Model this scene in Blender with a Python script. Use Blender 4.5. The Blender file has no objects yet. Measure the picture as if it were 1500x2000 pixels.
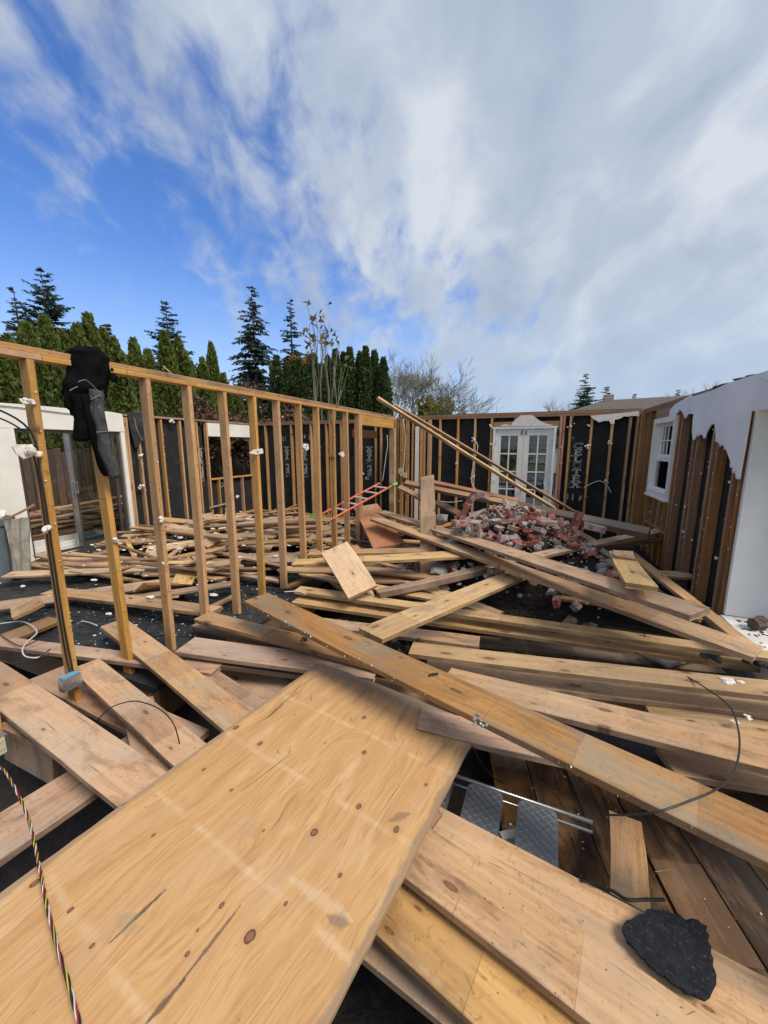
import bpy, math, random
from mathutils import Vector, Matrix, noise as mnoise
R = random.Random(7)
sc = bpy.context.scene
PI = math.pi
# ---------------------------------------------------------------- camera, sky, sun, exposure
EYE = 1.8
PITCH = math.radians(9.8)
YAW = math.radians(22.8)
cam_d = bpy.data.cameras.new('camera')
cam = bpy.data.objects.new('camera', cam_d)
sc.collection.objects.link(cam)
cam.location = (0, 0, EYE)
cam.rotation_euler = (math.radians(90) - PITCH, 0, YAW)
cam_d.sensor_fit = 'HORIZONTAL'
cam_d.sensor_width = 36
cam_d.lens = 18
cam_d.clip_start = 0.05
cam_d.clip_end = 2000
sc.camera = cam

sun_dir = Vector((0.62, -0.16, 0.77)).normalized()          # towards the sun
SUN_EL = math.asin(sun_dir.z)
SUN_AZ = math.atan2(sun_dir.x, sun_dir.y)
sd = bpy.data.lights.new('sun', 'SUN')
sd.energy = 3.3
sd.angle = math.radians(26)
sd.color = (1.0, 0.90, 0.76)
so = bpy.data.objects.new('sun', sd)
so.rotation_euler = sun_dir.to_track_quat('Z', 'Y').to_euler()
sc.collection.objects.link(so)

sc.view_settings.view_transform = 'Standard'
sc.view_settings.look = 'None'
sc.view_settings.exposure = 0.05
sc.view_settings.gamma = 1
sc.view_settings.use_curve_mapping = False
sc.cycles.max_bounces = 6
sc.cycles.transparent_max_bounces = 16

def build_world():
    w = bpy.data.worlds.new('World')
    sc.world = w
    w.use_nodes = True
    nt = w.node_tree
    N = nt.nodes
    L = nt.links
    N.clear()
    out = N.new('ShaderNodeOutputWorld')
    bg = N.new('ShaderNodeBackground')
    bg.inputs[1].default_value = 0.10
    L.new(bg.outputs[0], out.inputs[0])
    sky = N.new('ShaderNodeTexSky')
    sky.sky_type = 'NISHITA'
    sky.sun_disc = False
    sky.sun_elevation = SUN_EL
    sky.sun_rotation = SUN_AZ
    sky.air_density = 1.0
    sky.dust_density = 0.2
    sky.ozone_density = 2.2
    def math_(op, a, b=None, c=None):
        n = N.new('ShaderNodeMath')
        n.operation = op
        for i, v in enumerate((a, b, c)):
            if v is None: continue
            if hasattr(v, 'links'): L.new(v, n.inputs[i])
            else: n.inputs[i].default_value = v
        return n.outputs[0]
    tc = N.new('ShaderNodeTexCoord')
    sep = N.new('ShaderNodeSeparateXYZ')
    L.new(tc.outputs['Generated'], sep.inputs[0])
    X, Y, Z = sep.outputs
    zz = math_('ADD', math_('MAXIMUM', Z, 0.0), 0.60)
    cy, sy = math.cos(YAW), math.sin(YAW)
    # axes of the cloud deck: u to the right of the bank's edge, v along it
    rx = math_('ADD', math_('MULTIPLY', X, cy), math_('MULTIPLY', Y, sy))
    fy = math_('ADD', math_('MULTIPLY', X, -sy), math_('MULTIPLY', Y, cy))
    u = math_('DIVIDE', rx, zz)
    v = math_('DIVIDE', fy, zz)
    cmb = N.new('ShaderNodeCombineXYZ')
    L.new(u, cmb.inputs[0]); L.new(v, cmb.inputs[1])
    mp = N.new('ShaderNodeMapping')
    mp.inputs['Rotation'].default_value = (0, 0, math.radians(20))
    mp.inputs['Scale'].default_value = (1.15, 0.8, 1.0)
    L.new(cmb.outputs[0], mp.inputs[0])
    def noise(scale, detail, rough, loc=0.0, dist=0.0):
        m2 = N.new('ShaderNodeVectorMath'); m2.operation = 'ADD'
        m2.inputs[1].default_value = (loc, loc * .7, loc * .3)
        L.new(mp.outputs[0], m2.inputs[0])
        n = N.new('ShaderNodeTexNoise')
        n.inputs['Scale'].default_value = scale
        n.inputs['Detail'].default_value = detail
        n.inputs['Roughness'].default_value = rough
        n.inputs['Distortion'].default_value = dist
        L.new(m2.outputs[0], n.inputs['Vector'])
        return n.outputs['Fac']
    big = noise(2.4, 3, .5, 3.1)
    mid = noise(9.5, 7, .56, 14.2, .25)
    # signed distance from the edge of the cloud bank
    edge = math_('ADD', math_('MULTIPLY', u, 1.0), math_('MULTIPLY', v, -0.667))
    edge = math_('ADD', edge, 0.86)
    cov = math_('ADD', math_('MULTIPLY', edge, 1.45), math_('MULTIPLY', math_('SUBTRACT', mid, .5), 2.7))
    cov = math_('ADD', cov, math_('MULTIPLY', math_('SUBTRACT', big, .5), 0.9))
    ms = N.new('ShaderNodeMapRange')
    ms.interpolation_type = 'SMOOTHSTEP'
    ms.inputs['From Min'].default_value = -0.30
    ms.inputs['From Max'].default_value = 0.72
    L.new(cov, ms.inputs['Value'])
    fac = ms.outputs[0]
    # shading inside the clouds
    sh1 = noise(7.0, 5, .5, 27.0, .3)
    sh2 = noise(2.6, 2, .5, 41.0)
    shade = math_('ADD', math_('MULTIPLY', sh1, .65), math_('MULTIPLY', sh2, .35))
    cr = N.new('ShaderNodeValToRGB')
    e = cr.color_ramp.elements
    e[0].position = 0.36; e[0].color = (3.9, 4.6, 5.9, 1)
    e[1].position = 0.64; e[1].color = (6.6, 7.1, 7.8, 1)
    el = cr.color_ramp.elements.new(0.52); el.color = (4.9, 5.6, 6.8, 1)
    L.new(shade, cr.inputs[0])
    hs = N.new('ShaderNodeHueSaturation')
    hs.inputs['Hue'].default_value = 0.505
    hs.inputs['Saturation'].default_value = 1.22
    hs.inputs['Value'].default_value = 1.25
    L.new(sky.outputs[0], hs.inputs['Color'])
    mix = N.new('ShaderNodeMix')
    mix.data_type = 'RGBA'
    L.new(fac, mix.inputs[0])
    tint = N.new('ShaderNodeVectorMath'); tint.operation = 'MULTIPLY'; tint.inputs[1].default_value = (1.28, 1.30, 1.52)
    L.new(hs.outputs[0], tint.inputs[0])
    L.new(tint.outputs[0], mix.inputs[6]); L.new(cr.outputs[0], mix.inputs[7])
    # thin haze of the air near the horizon
    hz = N.new('ShaderNodeMapRange')
    hz.inputs['From Min'].default_value = 0.42
    hz.inputs['From Max'].default_value = 0.0
    hz.inputs['To Min'].default_value = 0.0
    hz.inputs['To Max'].default_value = 0.72
    hz.interpolation_type = 'SMOOTHSTEP'
    L.new(Z, hz.inputs['Value'])
    m2 = N.new('ShaderNodeMix'); m2.data_type = 'RGBA'
    L.new(hz.outputs[0], m2.inputs[0])
    L.new(mix.outputs[2], m2.inputs[6])
    m2.inputs[7].default_value = (4.7, 6.1, 8.0, 1)
    L.new(m2.outputs[2], bg.inputs[0])
build_world()

# ---------------------------------------------------------------- projection helpers: picture point -> place
def ray(px, py):
    r = (px - 750) / 750.; u = -(py - 1000) / 750.
    y = math.cos(PITCH) + u * math.sin(PITCH); z = -math.sin(PITCH) + u * math.cos(PITCH)
    c, s = math.cos(YAW), math.sin(YAW)
    return Vector((c * r - s * y, s * r + c * y, z))
def atZ(px, py, Z):
    d = ray(px, py); return d * ((Z - EYE) / d.z) + Vector((0, 0, EYE))
def atX(px, py, X):
    d = ray(px, py); return d * (X / d.x) + Vector((0, 0, EYE))
def atY(px, py, Y):
    d = ray(px, py); return d * (Y / d.y) + Vector((0, 0, EYE))
def atD(px, py, D):
    d = ray(px, py); return d * (D / math.hypot(d.x, d.y)) + Vector((0, 0, EYE))

# ---------------------------------------------------------------- mesh helpers
COL = sc.collection
class MB:
    def __init__(s): s.v = []; s.f = []
    def add(s, vs, fs):
        n = len(s.v)
        s.v += [tuple(p) for p in vs]
        s.f += [tuple(i + n for i in f) for f in fs]
        return s
    def box(s, c, d, rz=0, M=None):
        x, y, z = d[0] / 2, d[1] / 2, d[2] / 2
        vs = [Vector((a, b, e)) for a in (-x, x) for b in (-y, y) for e in (-z, z)]
        Rm = M if M is not None else Matrix.Rotation(rz, 3, 'Z')
        vs = [Rm @ p + Vector(c) for p in vs]
        return s.add(vs, [(0, 1, 3, 2), (4, 6, 7, 5), (0, 4, 5, 1), (2, 3, 7, 6), (0, 2, 6, 4), (1, 5, 7, 3)])
    def box2(s, a, b):
        return s.box([(a[i] + b[i]) / 2 for i in range(3)], [abs(b[i] - a[i]) for i in range(3)])
    def tube(s, pts, rad, n=6, cap=True):
        pts = [Vector(p) for p in pts]
        rs = rad if isinstance(rad, (list, tuple)) else [rad] * len(pts)
        up = Vector((0, 0, 1)); vs = []; prev = None
        for i, p in enumerate(pts):
            t = (pts[min(i + 1, len(pts) - 1)] - pts[max(i - 1, 0)]).normalized()
            if prev is None:
                a = t.cross(up)
                if a.length < .05: a = t.cross(Vector((1, 0, 0)))
            else:
                a = prev - t * prev.dot(t)
            a.normalize(); prev = a.copy(); b = t.cross(a)
            for k in range(n):
                th = 2 * PI * k / n
                vs.append(p + (a * math.cos(th) + b * math.sin(th)) * rs[i])
        fs = []
        for i in range(len(pts) - 1):
            for k in range(n):
                k2 = (k + 1) % n
                fs.append((i * n + k, i * n + k2, (i + 1) * n + k2, (i + 1) * n + k))
        if cap:
            fs.append(tuple(range(n))[::-1]); fs.append(tuple((len(pts) - 1) * n + k for k in range(n)))
        return s.add(vs, fs)
    def prism(s, poly, O, U, V, t):
        """polygon in the plane O + a*U + b*V, thickness t along U x V"""
        O, U, V = Vector(O), Vector(U), Vector(V); Nn = U.cross(V).normalized() * t
        n = len(poly)
        vs = [O + U * a + V * b for a, b in poly] + [O + U * a + V * b + Nn for a, b in poly]
        fs = [tuple(range(n))[::-1], tuple(range(n, 2 * n))]
        for i in range(n):
            j = (i + 1) % n
            fs.append((i, j, j + n, i + n))
        return s.add(vs, fs)
    def mesh(s, name, mat=None, smooth=False):
        me = bpy.data.meshes.new(name)
        me.from_pydata([tuple(p) for p in s.v], [], s.f)
        me.validate()
        if mat: me.materials.append(mat)
        if smooth:
            me.polygons.foreach_set('use_smooth', [True] * len(me.polygons))
        me.update()
        return me
    def build(s, name, mat, parent=None, smooth=False, **kw):
        return put(name, s.mesh(name, mat, smooth), parent, **kw)

def put(name, me, parent=None, loc=None, rot=None, label=None, cat=None, group=None, kind=None):
    o = bpy.data.objects.new(name, me)
    COL.objects.link(o)
    if parent is not None: o.parent = parent
    if loc is not None: o.location = loc
    if rot is not None:
        if isinstance(rot, Matrix): o.rotation_euler = rot.to_euler()
        else: o.rotation_euler = rot
    tag(o, label, cat, group, kind)
    return o
def tag(o, label=None, cat=None, group=None, kind=None):
    if label: o['label'] = label
    if cat: o['category'] = cat
    if group: o['group'] = group
    if kind: o['kind'] = kind
    return o
def empty(name, loc, label, cat, group=None, rz=0):
    o = bpy.data.objects.new(name, None)
    o.empty_display_size = .1
    COL.objects.link(o)
    o.location = loc; o.rotation_euler = (0, 0, rz)
    return tag(o, label, cat, group)
def wmat(o):
    m = o.matrix_basis.copy()
    while o.parent is not None:
        o = o.parent; m = o.matrix_basis @ m
    return m
def spline(pts, n=8):
    pts = [Vector(p) for p in pts]
    P = [pts[0] * 2 - pts[1]] + pts + [pts[-1] * 2 - pts[-2]]
    out = []
    for i in range(1, len(P) - 2):
        for k in range(n):
            t = k / n
            out.append(0.5 * ((2 * P[i]) + (-P[i - 1] + P[i + 1]) * t + (2 * P[i - 1] - 5 * P[i] + 4 * P[i + 1] - P[i + 2]) * t * t + (-P[i - 1] + 3 * P[i] - 3 * P[i + 1] + P[i + 2]) * t ** 3))
    out.append(pts[-1])
    return out

# ---------------------------------------------------------------- materials
def new_mat(name):
    m = bpy.data.materials.new(name); m.use_nodes = True
    nt = m.node_tree
    b = nt.nodes['Principled BSDF']
    return m, nt, b
class NB:
    def __init__(s, nt): s.nt = nt
    def n(s, t, **kw):
        x = s.nt.nodes.new(t)
        for k, v in kw.items(): setattr(x, k, v)
        return x
    def link(s, a, b): s.nt.links.new(a, b)
    def m(s, op, a, b=None, c=None, clamp=False):
        x = s.n('ShaderNodeMath', operation=op, use_clamp=clamp)
        for i, v in enumerate((a, b, c)):
            if v is None: continue
            if hasattr(v, 'links'): s.link(v, x.inputs[i])
            else: x.inputs[i].default_value = v
        return x.outputs[0]
    def noise(s, vec, scale, detail=3, rough=.5, dist=0.):
        x = s.n('ShaderNodeTexNoise')
        x.inputs['Scale'].default_value = scale; x.inputs['Detail'].default_value = detail
        x.inputs['Roughness'].default_value = rough; x.inputs['Distortion'].default_value = dist
        s.link(vec, x.inputs['Vector']); return x.outputs['Fac']
    def mapping(s, vec, scale, loc=(0, 0, 0), rot=(0, 0, 0)):
        x = s.n('ShaderNodeMapping')
        x.inputs['Scale'].default_value = scale; x.inputs['Location'].default_value = loc; x.inputs['Rotation'].default_value = rot
        s.link(vec, x.inputs[0]); return x.outputs[0]
    def mr(s, v, a, b, c=0., d=1., smooth=True):
        x = s.n('ShaderNodeMapRange', interpolation_type='SMOOTHSTEP' if smooth else 'LINEAR')
        s.link(v, x.inputs['Value'])
        for k, q in (('From Min', a), ('From Max', b), ('To Min', c), ('To Max', d)): x.inputs[k].default_value = q
        return x.outputs[0]
    def mix(s, f, a, b, blend='MIX'):
        x = s.n('ShaderNodeMix', data_type='RGBA', blend_type=blend)
        for sock, v in ((x.inputs[0], f), (x.inputs[6], a), (x.inputs[7], b)):
            if hasattr(v, 'links'): s.link(v, sock)
            elif isinstance(v, (int, float)): sock.default_value = v
            else: sock.default_value = (*v, 1) if len(v) == 3 else v
        return x.outputs[2]
    def bump(s, h, strength, dist=.01):
        x = s.n('ShaderNodeBump'); x.inputs['Strength'].default_value = strength; x.inputs['Distance'].default_value = dist
        s.link(h, x.inputs['Height']); return x.outputs[0]

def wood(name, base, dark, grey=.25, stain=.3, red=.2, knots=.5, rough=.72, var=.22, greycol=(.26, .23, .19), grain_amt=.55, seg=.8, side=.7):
    m, nt, b = new_mat(name)
    q = NB(nt)
    tc = q.n('ShaderNodeTexCoord').outputs['Object']
    oi = q.n('ShaderNodeObjectInfo')
    rnd = oi.outputs['Random']
    off = q.n('ShaderNodeCombineXYZ')
    q.link(q.m('MULTIPLY', rnd, 61.3), off.inputs[0]); q.link(q.m('MULTIPLY', rnd, 23.7), off.inputs[1]); q.link(q.m('MULTIPLY', rnd, 11.9), off.inputs[2])
    va = q.n('ShaderNodeVectorMath', operation='ADD'); q.link(tc, va.inputs[0]); q.link(off.outputs[0], va.inputs[1])
    P = va.outputs[0]
    # knots: sparse cells
    kv = q.mapping(P, (2.6, 7.0, 7.0))
    vo = q.n('ShaderNodeTexVoronoi', feature='F1', voronoi_dimensions='2D'); vo.inputs['Scale'].default_value = 1.0; vo.inputs['Randomness'].default_value = .9
    q.link(kv, vo.inputs['Vector'])
    sepc = q.n('ShaderNodeSeparateColor'); q.link(vo.outputs['Color'], sepc.inputs[0])
    on = q.m('GREATER_THAN', sepc.outputs[0], 1 - knots * .8)
    kr = q.m('ADD', q.m('MULTIPLY', sepc.outputs[1], .085), .035)
    kd = q.m('DIVIDE', vo.outputs['Distance'], kr)
    kn = q.m('MULTIPLY', q.mr(kd, 1.25, .55), on)
    ring = q.m('MULTIPLY', q.mr(kd, 3.2, .9), on)
    # warped grain
    lw = q.noise(q.mapping(P, (.8, 5, 5)), 1.0, 2, .5)
    wv = q.n('ShaderNodeVectorMath', operation='ADD'); q.link(P, wv.inputs[0])
    cw = q.n('ShaderNodeCombineXYZ')
    amt = q.m('ADD', q.m('MULTIPLY', lw, .09), q.m('MULTIPLY', ring, .022))
    q.link(amt, cw.inputs[1]); q.link(amt, cw.inputs[2]); q.link(cw.outputs[0], wv.inputs[1])
    W = wv.outputs[0]
    g1 = q.noise(q.mapping(W, (1.2, 42, 42)), 1.0, 4, .6)
    g2 = q.noise(q.mapping(W, (4.5, 210, 210)), 1.0, 3, .6)
    g3 = q.noise(q.mapping(W, (.55, 14, 14)), 1.0, 2, .5)
    grain = q.m('ADD', q.m('MULTIPLY', g1, .5), q.m('ADD', q.m('MULTIPLY', g2, .2), q.m('MULTIPLY', g3, .3)))
    gf = q.m('MULTIPLY', q.mr(grain, .38, .60), min(1, grain_amt * 1.3))
    col = q.mix(gf, base, dark)
    # slow patches of colour
    pt = q.noise(P, 1.7, 4, .6)
    if red > 0:
        col = q.mix(q.m('MULTIPLY', q.mr(pt, .50, .68), red), col, (.42, .19, .085))
    ps = q.noise(q.mapping(P, (1.0, 2.4, 2.4), (5, 9, 3)), 1.6, 5, .62)
    col = q.mix(q.m('MULTIPLY', q.mr(ps, .45, .66), grey), col, greycol)
    st = q.noise(q.mapping(P, (1.6, 5.5, 5.5), (2, 7, 1)), 1.5, 7, .68, .3)
    sf = q.m('MULTIPLY', q.mr(st, .50, .66), stain)
    col = q.mix(sf, col, (.17, .10, .05))
    # fine dirt
    dn = q.noise(P, 38, 5, .7)
    col = q.mix(q.m('MULTIPLY', q.mr(dn, .54, .70), .45), col, (.10, .065, .04))
    # tone changes and lines where the timber lay across others
    sx = q.n('ShaderNodeSeparateXYZ'); q.link(P, sx.inputs[0])
    sg = q.m('DIVIDE', sx.outputs[0], .4064)
    w1 = q.n('ShaderNodeTexWhiteNoise', noise_dimensions='2D')
    cc_ = q.n('ShaderNodeCombineXYZ'); q.link(q.m('FLOOR', sg), cc_.inputs[0]); q.link(rnd, cc_.inputs[1]); q.link(cc_.outputs[0], w1.inputs['Vector'])
    segv = w1.outputs['Value']
    col = q.mix(q.m('MULTIPLY', q.m('GREATER_THAN', segv, .72), seg * .18), col, (.70, .55, .38))
    col = q.mix(q.m('MULTIPLY', q.m('LESS_THAN', segv, .22), seg * .38), col, (.27, .165, .09))
    fr_ = q.m('ABSOLUTE', q.m('SUBTRACT', q.m('FRACT', q.m('ADD', sg, q.m('MULTIPLY', q.noise(P, 14, 2), .006))), .5))
    col = q.mix(q.m('MULTIPLY', q.m('MULTIPLY', q.mr(fr_, .4955, .4985), q.mr(q.noise(P, 5, 3, .6), .42, .6)), seg * .75), col, (.10, .06, .035))
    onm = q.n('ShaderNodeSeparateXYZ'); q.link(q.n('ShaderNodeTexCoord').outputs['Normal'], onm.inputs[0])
    side_age_shade = q.m('MULTIPLY', q.m('LESS_THAN', q.m('ABSOLUTE', onm.outputs[2]), .5), q.m('ADD', q.m('MULTIPLY', q.mr(q.noise(P, 3, 3, .6), .35, .65), side * .7), side * .45))
    col = q.mix(side_age_shade, col, (.15, .085, .045))  # edge faces darkened: aged wood plus shade put into the colour
    # nail holes
    nv = q.n('ShaderNodeTexVoronoi', feature='F1', voronoi_dimensions='2D'); nv.inputs['Scale'].default_value = 15.0; q.link(P, nv.inputs['Vector'])
    ns = q.n('ShaderNodeSeparateColor'); q.link(nv.outputs['Color'], ns.inputs[0])
    nh = q.m('MULTIPLY', q.mr(nv.outputs['Distance'], .055, .03), q.m('GREATER_THAN', ns.outputs[0], .86))
    col = q.mix(q.m('MULTIPLY', nh, .85), col, (.05, .03, .02))
    # splinter cracks
    ck = q.noise(q.mapping(W, (2.2, 95, 95), (3, 3, 3)), 1.0, 2, .5)
    ckf = q.m('MULTIPLY', q.mr(ck, .70, .76), .7)
    col = q.mix(ckf, col, (.055, .032, .018))
    kc = q.mix(q.mr(kd, .75, .35), (.075, .035, .018), (.20, .095, .045))
    col = q.mix(q.m('MULTIPLY', ring, .35), col, (.30, .15, .065))
    col = q.mix(q.m('MULTIPLY', kn, .9), col, kc)
    hsv = q.n('ShaderNodeHueSaturation')
    wn = q.n('ShaderNodeTexWhiteNoise', noise_dimensions='1D'); q.link(q.m('MULTIPLY', rnd, 91.7), wn.inputs['W'])
    q.link(q.m('ADD', q.m('MULTIPLY', rnd, var), 1 - var / 2), hsv.inputs['Value'])
    q.link(q.m('ADD', q.m('MULTIPLY', wn.outputs['Value'], .009), .4945), hsv.inputs['Hue'])
    q.link(q.m('ADD', q.m('MULTIPLY', wn.outputs['Value'], .3), .82), hsv.inputs['Saturation'])
    q.link(col, hsv.inputs['Color'])
    q.link(hsv.outputs[0], b.inputs['Base Color'])
    q.link(q.m('ADD', q.m('MULTIPLY', sf, -.25), rough), b.inputs['Roughness'])
    h = q.m('SUBTRACT', q.m('ADD', q.m('MULTIPLY', g1, .5), q.m('MULTIPLY', g2, .5)), q.m('MULTIPLY', ckf, .9))
    q.link(q.bump(h, .38, .004), b.inputs['Normal'])
    return m

def rough_mat(name, c1, c2, scale=8, rough=.8, detail=5, bump=.3, bscale=None, c3=None, lo=.35, hi=.65, spec=.5, metallic=0, bd=.01, var=0.):
    m, nt, b = new_mat(name)
    q = NB(nt)
    tc = q.n('ShaderNodeTexCoord').outputs['Object']
    oi = q.n('ShaderNodeObjectInfo').outputs['Random']
    off = q.n('ShaderNodeVectorMath', operation='ADD'); q.link(tc, off.inputs[0])
    cx = q.n('ShaderNodeCombineXYZ'); q.link(q.m('MULTIPLY', oi, 47), cx.inputs[0]); q.link(q.m('MULTIPLY', oi, 19), cx.inputs[2]); q.link(cx.outputs[0], off.inputs[1])
    P = off.outputs[0]
    n1 = q.noise(P, scale, detail, .6)
    col = q.mix(q.mr(n1, lo, hi), c1, c2)
    if c3:
        n2 = q.noise(P, scale * 2.7, 5, .65)
        col = q.mix(q.mr(n2, .55, .68), col, c3)
    if var:
        hsv = q.n('ShaderNodeHueSaturation'); q.link(q.m('ADD', q.m('MULTIPLY', oi, var), 1 - var / 2), hsv.inputs['Value']); q.link(col, hsv.inputs['Color'])
        col = hsv.outputs[0]
    q.link(col, b.inputs['Base Color'])
    b.inputs['Roughness'].default_value = rough
    b.inputs['Metallic'].default_value = metallic
    b.inputs['Specular IOR Level'].default_value = spec
    if bump:
        q.link(q.bump(q.noise(P, bscale or scale * 4, 6, .65), bump, bd), b.inputs['Normal'])
    return m

M = {}
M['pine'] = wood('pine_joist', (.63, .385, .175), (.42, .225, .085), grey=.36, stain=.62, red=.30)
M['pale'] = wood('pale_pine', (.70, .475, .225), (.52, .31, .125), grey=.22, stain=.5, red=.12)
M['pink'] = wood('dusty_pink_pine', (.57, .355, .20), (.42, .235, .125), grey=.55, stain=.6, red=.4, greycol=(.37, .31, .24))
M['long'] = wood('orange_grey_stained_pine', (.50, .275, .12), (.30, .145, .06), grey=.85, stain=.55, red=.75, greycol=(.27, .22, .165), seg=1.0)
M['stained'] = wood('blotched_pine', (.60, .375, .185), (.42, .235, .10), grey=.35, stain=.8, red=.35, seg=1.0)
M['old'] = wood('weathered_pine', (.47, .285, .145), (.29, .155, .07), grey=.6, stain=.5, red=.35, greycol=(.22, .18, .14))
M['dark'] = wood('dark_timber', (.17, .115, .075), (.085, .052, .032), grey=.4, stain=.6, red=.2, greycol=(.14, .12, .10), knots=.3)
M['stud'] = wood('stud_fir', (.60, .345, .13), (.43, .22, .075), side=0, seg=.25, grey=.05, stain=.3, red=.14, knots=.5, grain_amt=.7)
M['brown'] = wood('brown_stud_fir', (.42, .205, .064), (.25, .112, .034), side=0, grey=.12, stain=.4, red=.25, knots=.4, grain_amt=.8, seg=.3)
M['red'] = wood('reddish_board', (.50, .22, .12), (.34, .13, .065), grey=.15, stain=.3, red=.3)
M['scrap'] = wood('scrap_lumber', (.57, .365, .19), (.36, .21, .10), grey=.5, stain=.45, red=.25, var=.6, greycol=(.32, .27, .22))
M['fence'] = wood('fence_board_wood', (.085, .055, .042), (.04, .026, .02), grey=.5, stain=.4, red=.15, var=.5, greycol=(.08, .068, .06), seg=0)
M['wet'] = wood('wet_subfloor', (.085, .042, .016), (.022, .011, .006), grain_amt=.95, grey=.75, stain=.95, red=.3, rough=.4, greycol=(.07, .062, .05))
M['white'] = rough_mat('white_paint', (.82, .80, .75), (.74, .72, .67), 3, .5, bump=.08)
M['white2'] = rough_mat('dirty_white_board', (.78, .77, .74), (.62, .60, .55), 6, .6, bump=.1)
M['gyp'] = rough_mat('plaster', (.80, .78, .74), (.66, .62, .55), 30, .9, bump=.4)
M['plaster'] = rough_mat('painted_drywall', (.80, .80, .79), (.71, .71, .70), 1.6, .8, bump=.12, bscale=60)
M['felt'] = rough_mat('black_felt', (.016, .017, .019), (.028, .029, .031), 4, .78, bump=.3, c3=(.05, .05, .05))
M['sheath'] = rough_mat('black_fiberboard', (.010, .010, .011), (.017, .017, .018), 2.2, .88, bump=.2, bscale=120, c3=(.03, .031, .03))
M['print'] = rough_mat('white_stencil_ink', (.60, .60, .57), (.42, .42, .40), 20, .8, bump=0)
M['mortar'] = rough_mat('mortar', (.40, .385, .36), (.20, .19, .18), 9, .92, bump=.7, var=.5)
M['conc'] = rough_mat('concrete', (.30, .295, .28), (.19, .19, .18), 6, .9, bump=.7, var=.5, c3=(.10, .11, .08))
M['blackp'] = rough_mat('black_plastic', (.014, .014, .015), (.02, .02, .02), 5, .4, bump=0)
M['wire_white'] = rough_mat('white_cable', (.68, .66, .60), (.6, .58, .52), 5, .5, bump=0)
M['galv'] = rough_mat('galvanised_steel', (.50, .52, .54), (.38, .40, .42), 25, .38, bump=.05, metallic=.85)
M['alu'] = rough_mat('aluminium', (.56, .57, .58), (.42, .43, .44), 12, .33, bump=.03, metallic=.9)
M['bronze'] = rough_mat('bronze_aluminium', (.13, .115, .10), (.10, .09, .08), 6, .4, bump=0, metallic=.5)
M['tread'] = rough_mat('grey_tread_rubber', (.17, .19, .215), (.135, .15, .17), 9, .55, bump=.05)
M['iron'] = rough_mat('rusty_nail', (.10, .07, .055), (.16, .12, .10), 40, .6, bump=0, metallic=.4)
M['soil'] = rough_mat('dark_soil', (.010, .007, .005), (.022, .014, .009), 2.4, .75, bump=.9, bscale=14, bd=.05, c3=(.04, .026, .015))
M['grass'] = rough_mat('lawn', (.045, .075, .018), (.09, .12, .035), 1.5, .9, bump=.8, bscale=60, c3=(.12, .10, .045))
M['road'] = rough_mat('asphalt', (.055, .055, .058), (.075, .075, .078), 3, .9, bump=.4, bscale=90)
M['roof'] = rough_mat('roof_shingle', (.095, .075, .06), (.14, .11, .09), 5, .9, bump=.5, bscale=30)
M['siding'] = rough_mat('siding', (.42, .40, .36), (.36, .34, .31), 2, .7)
M['bin'] = rough_mat('grey_blue_bin_plastic', (.13, .17, .20), (.10, .135, .16), 7, .5, bump=.05)
M['rag'] = rough_mat('grey_cloth', (.36, .34, .30), (.24, .225, .20), 8, .95, bump=.6, bscale=60)
M['cloth'] = rough_mat('black_cloth', (.004, .004, .005), (.007, .007, .008), 9, .95, bump=.4, bscale=160, bd=.004, spec=.08)
M['greycloth'] = rough_mat('charcoal_cloth', (.045, .048, .052), (.07, .074, .078), 14, .95, bump=.4, bscale=160, bd=.004, c3=(.16, .16, .15), spec=.2)
M['piping'] = rough_mat('grey_piping', (.22, .22, .22), (.18, .18, .18), 9, .8, bump=0)
M['orange'] = rough_mat('orange_red_fibreglass', (.62, .09, .03), (.55, .07, .025), 6, .4, bump=0)
M['green'] = rough_mat('green_plastic', (.08, .42, .06), (.06, .34, .05), 6, .4, bump=0)
M['cream'] = rough_mat('cream_plastic', (.62, .58, .40), (.55, .5, .34), 6, .45, bump=0)
M['blue'] = rough_mat('pale_blue_plastic', (.16, .34, .46), (.14, .28, .38), 6, .45, bump=0)
M['w_red'] = rough_mat('red_insulation', (.42, .02, .02), (.36, .02, .02), 6, .4, bump=0)
M['w_yel'] = rough_mat('yellow_insulation', (.62, .46, .03), (.5, .38, .03), 6, .4, bump=0)
M['brass'] = rough_mat('brass', (.45, .36, .18), (.38, .3, .14), 9, .3, bump=0, metallic=.9)
M['bark'] = rough_mat('bark', (.085, .065, .05), (.14, .11, .085), 9, .95, bump=.6)
M['palebark'] = rough_mat('pale_bark', (.25, .235, .17), (.18, .165, .12), 9, .95, bump=.4)
M['car'] = rough_mat('dark_blue_car_paint', (.035, .045, .06), (.03, .04, .055), 3, .25, bump=0)
M['rubber'] = rough_mat('tyre_rubber', (.015, .015, .015), (.02, .02, .02), 8, .8, bump=0)

def leafmat(name, c1, c2, c3, scale=.9):
    m, nt, b = new_mat(name); q = NB(nt)
    geo = q.n('ShaderNodeNewGeometry')
    tc = q.n('ShaderNodeTexCoord').outputs['Object']
    n1 = q.noise(tc, scale, 4, .6)
    col = q.mix(q.mr(n1, .38, .62), c1, c2)
    n2 = q.noise(tc, scale * 9, 2, .6)
    col = q.mix(q.mr(n2, .48, .70), col, c3)
    q.link(col, b.inputs['Base Color']); b.inputs['Roughness'].default_value = .75
    b.inputs['Specular IOR Level'].default_value = .25
    tr = q.n('ShaderNodeBsdfTranslucent'); q.link(col, tr.inputs[0])
    ms = q.n('ShaderNodeMixShader'); ms.inputs[0].default_value = .25
    q.link(b.outputs[0], ms.inputs[1]); q.link(tr.outputs[0], ms.inputs[2])
    q.link(ms.outputs[0], nt.nodes['Material Output'].inputs[0])
    return m
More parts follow.
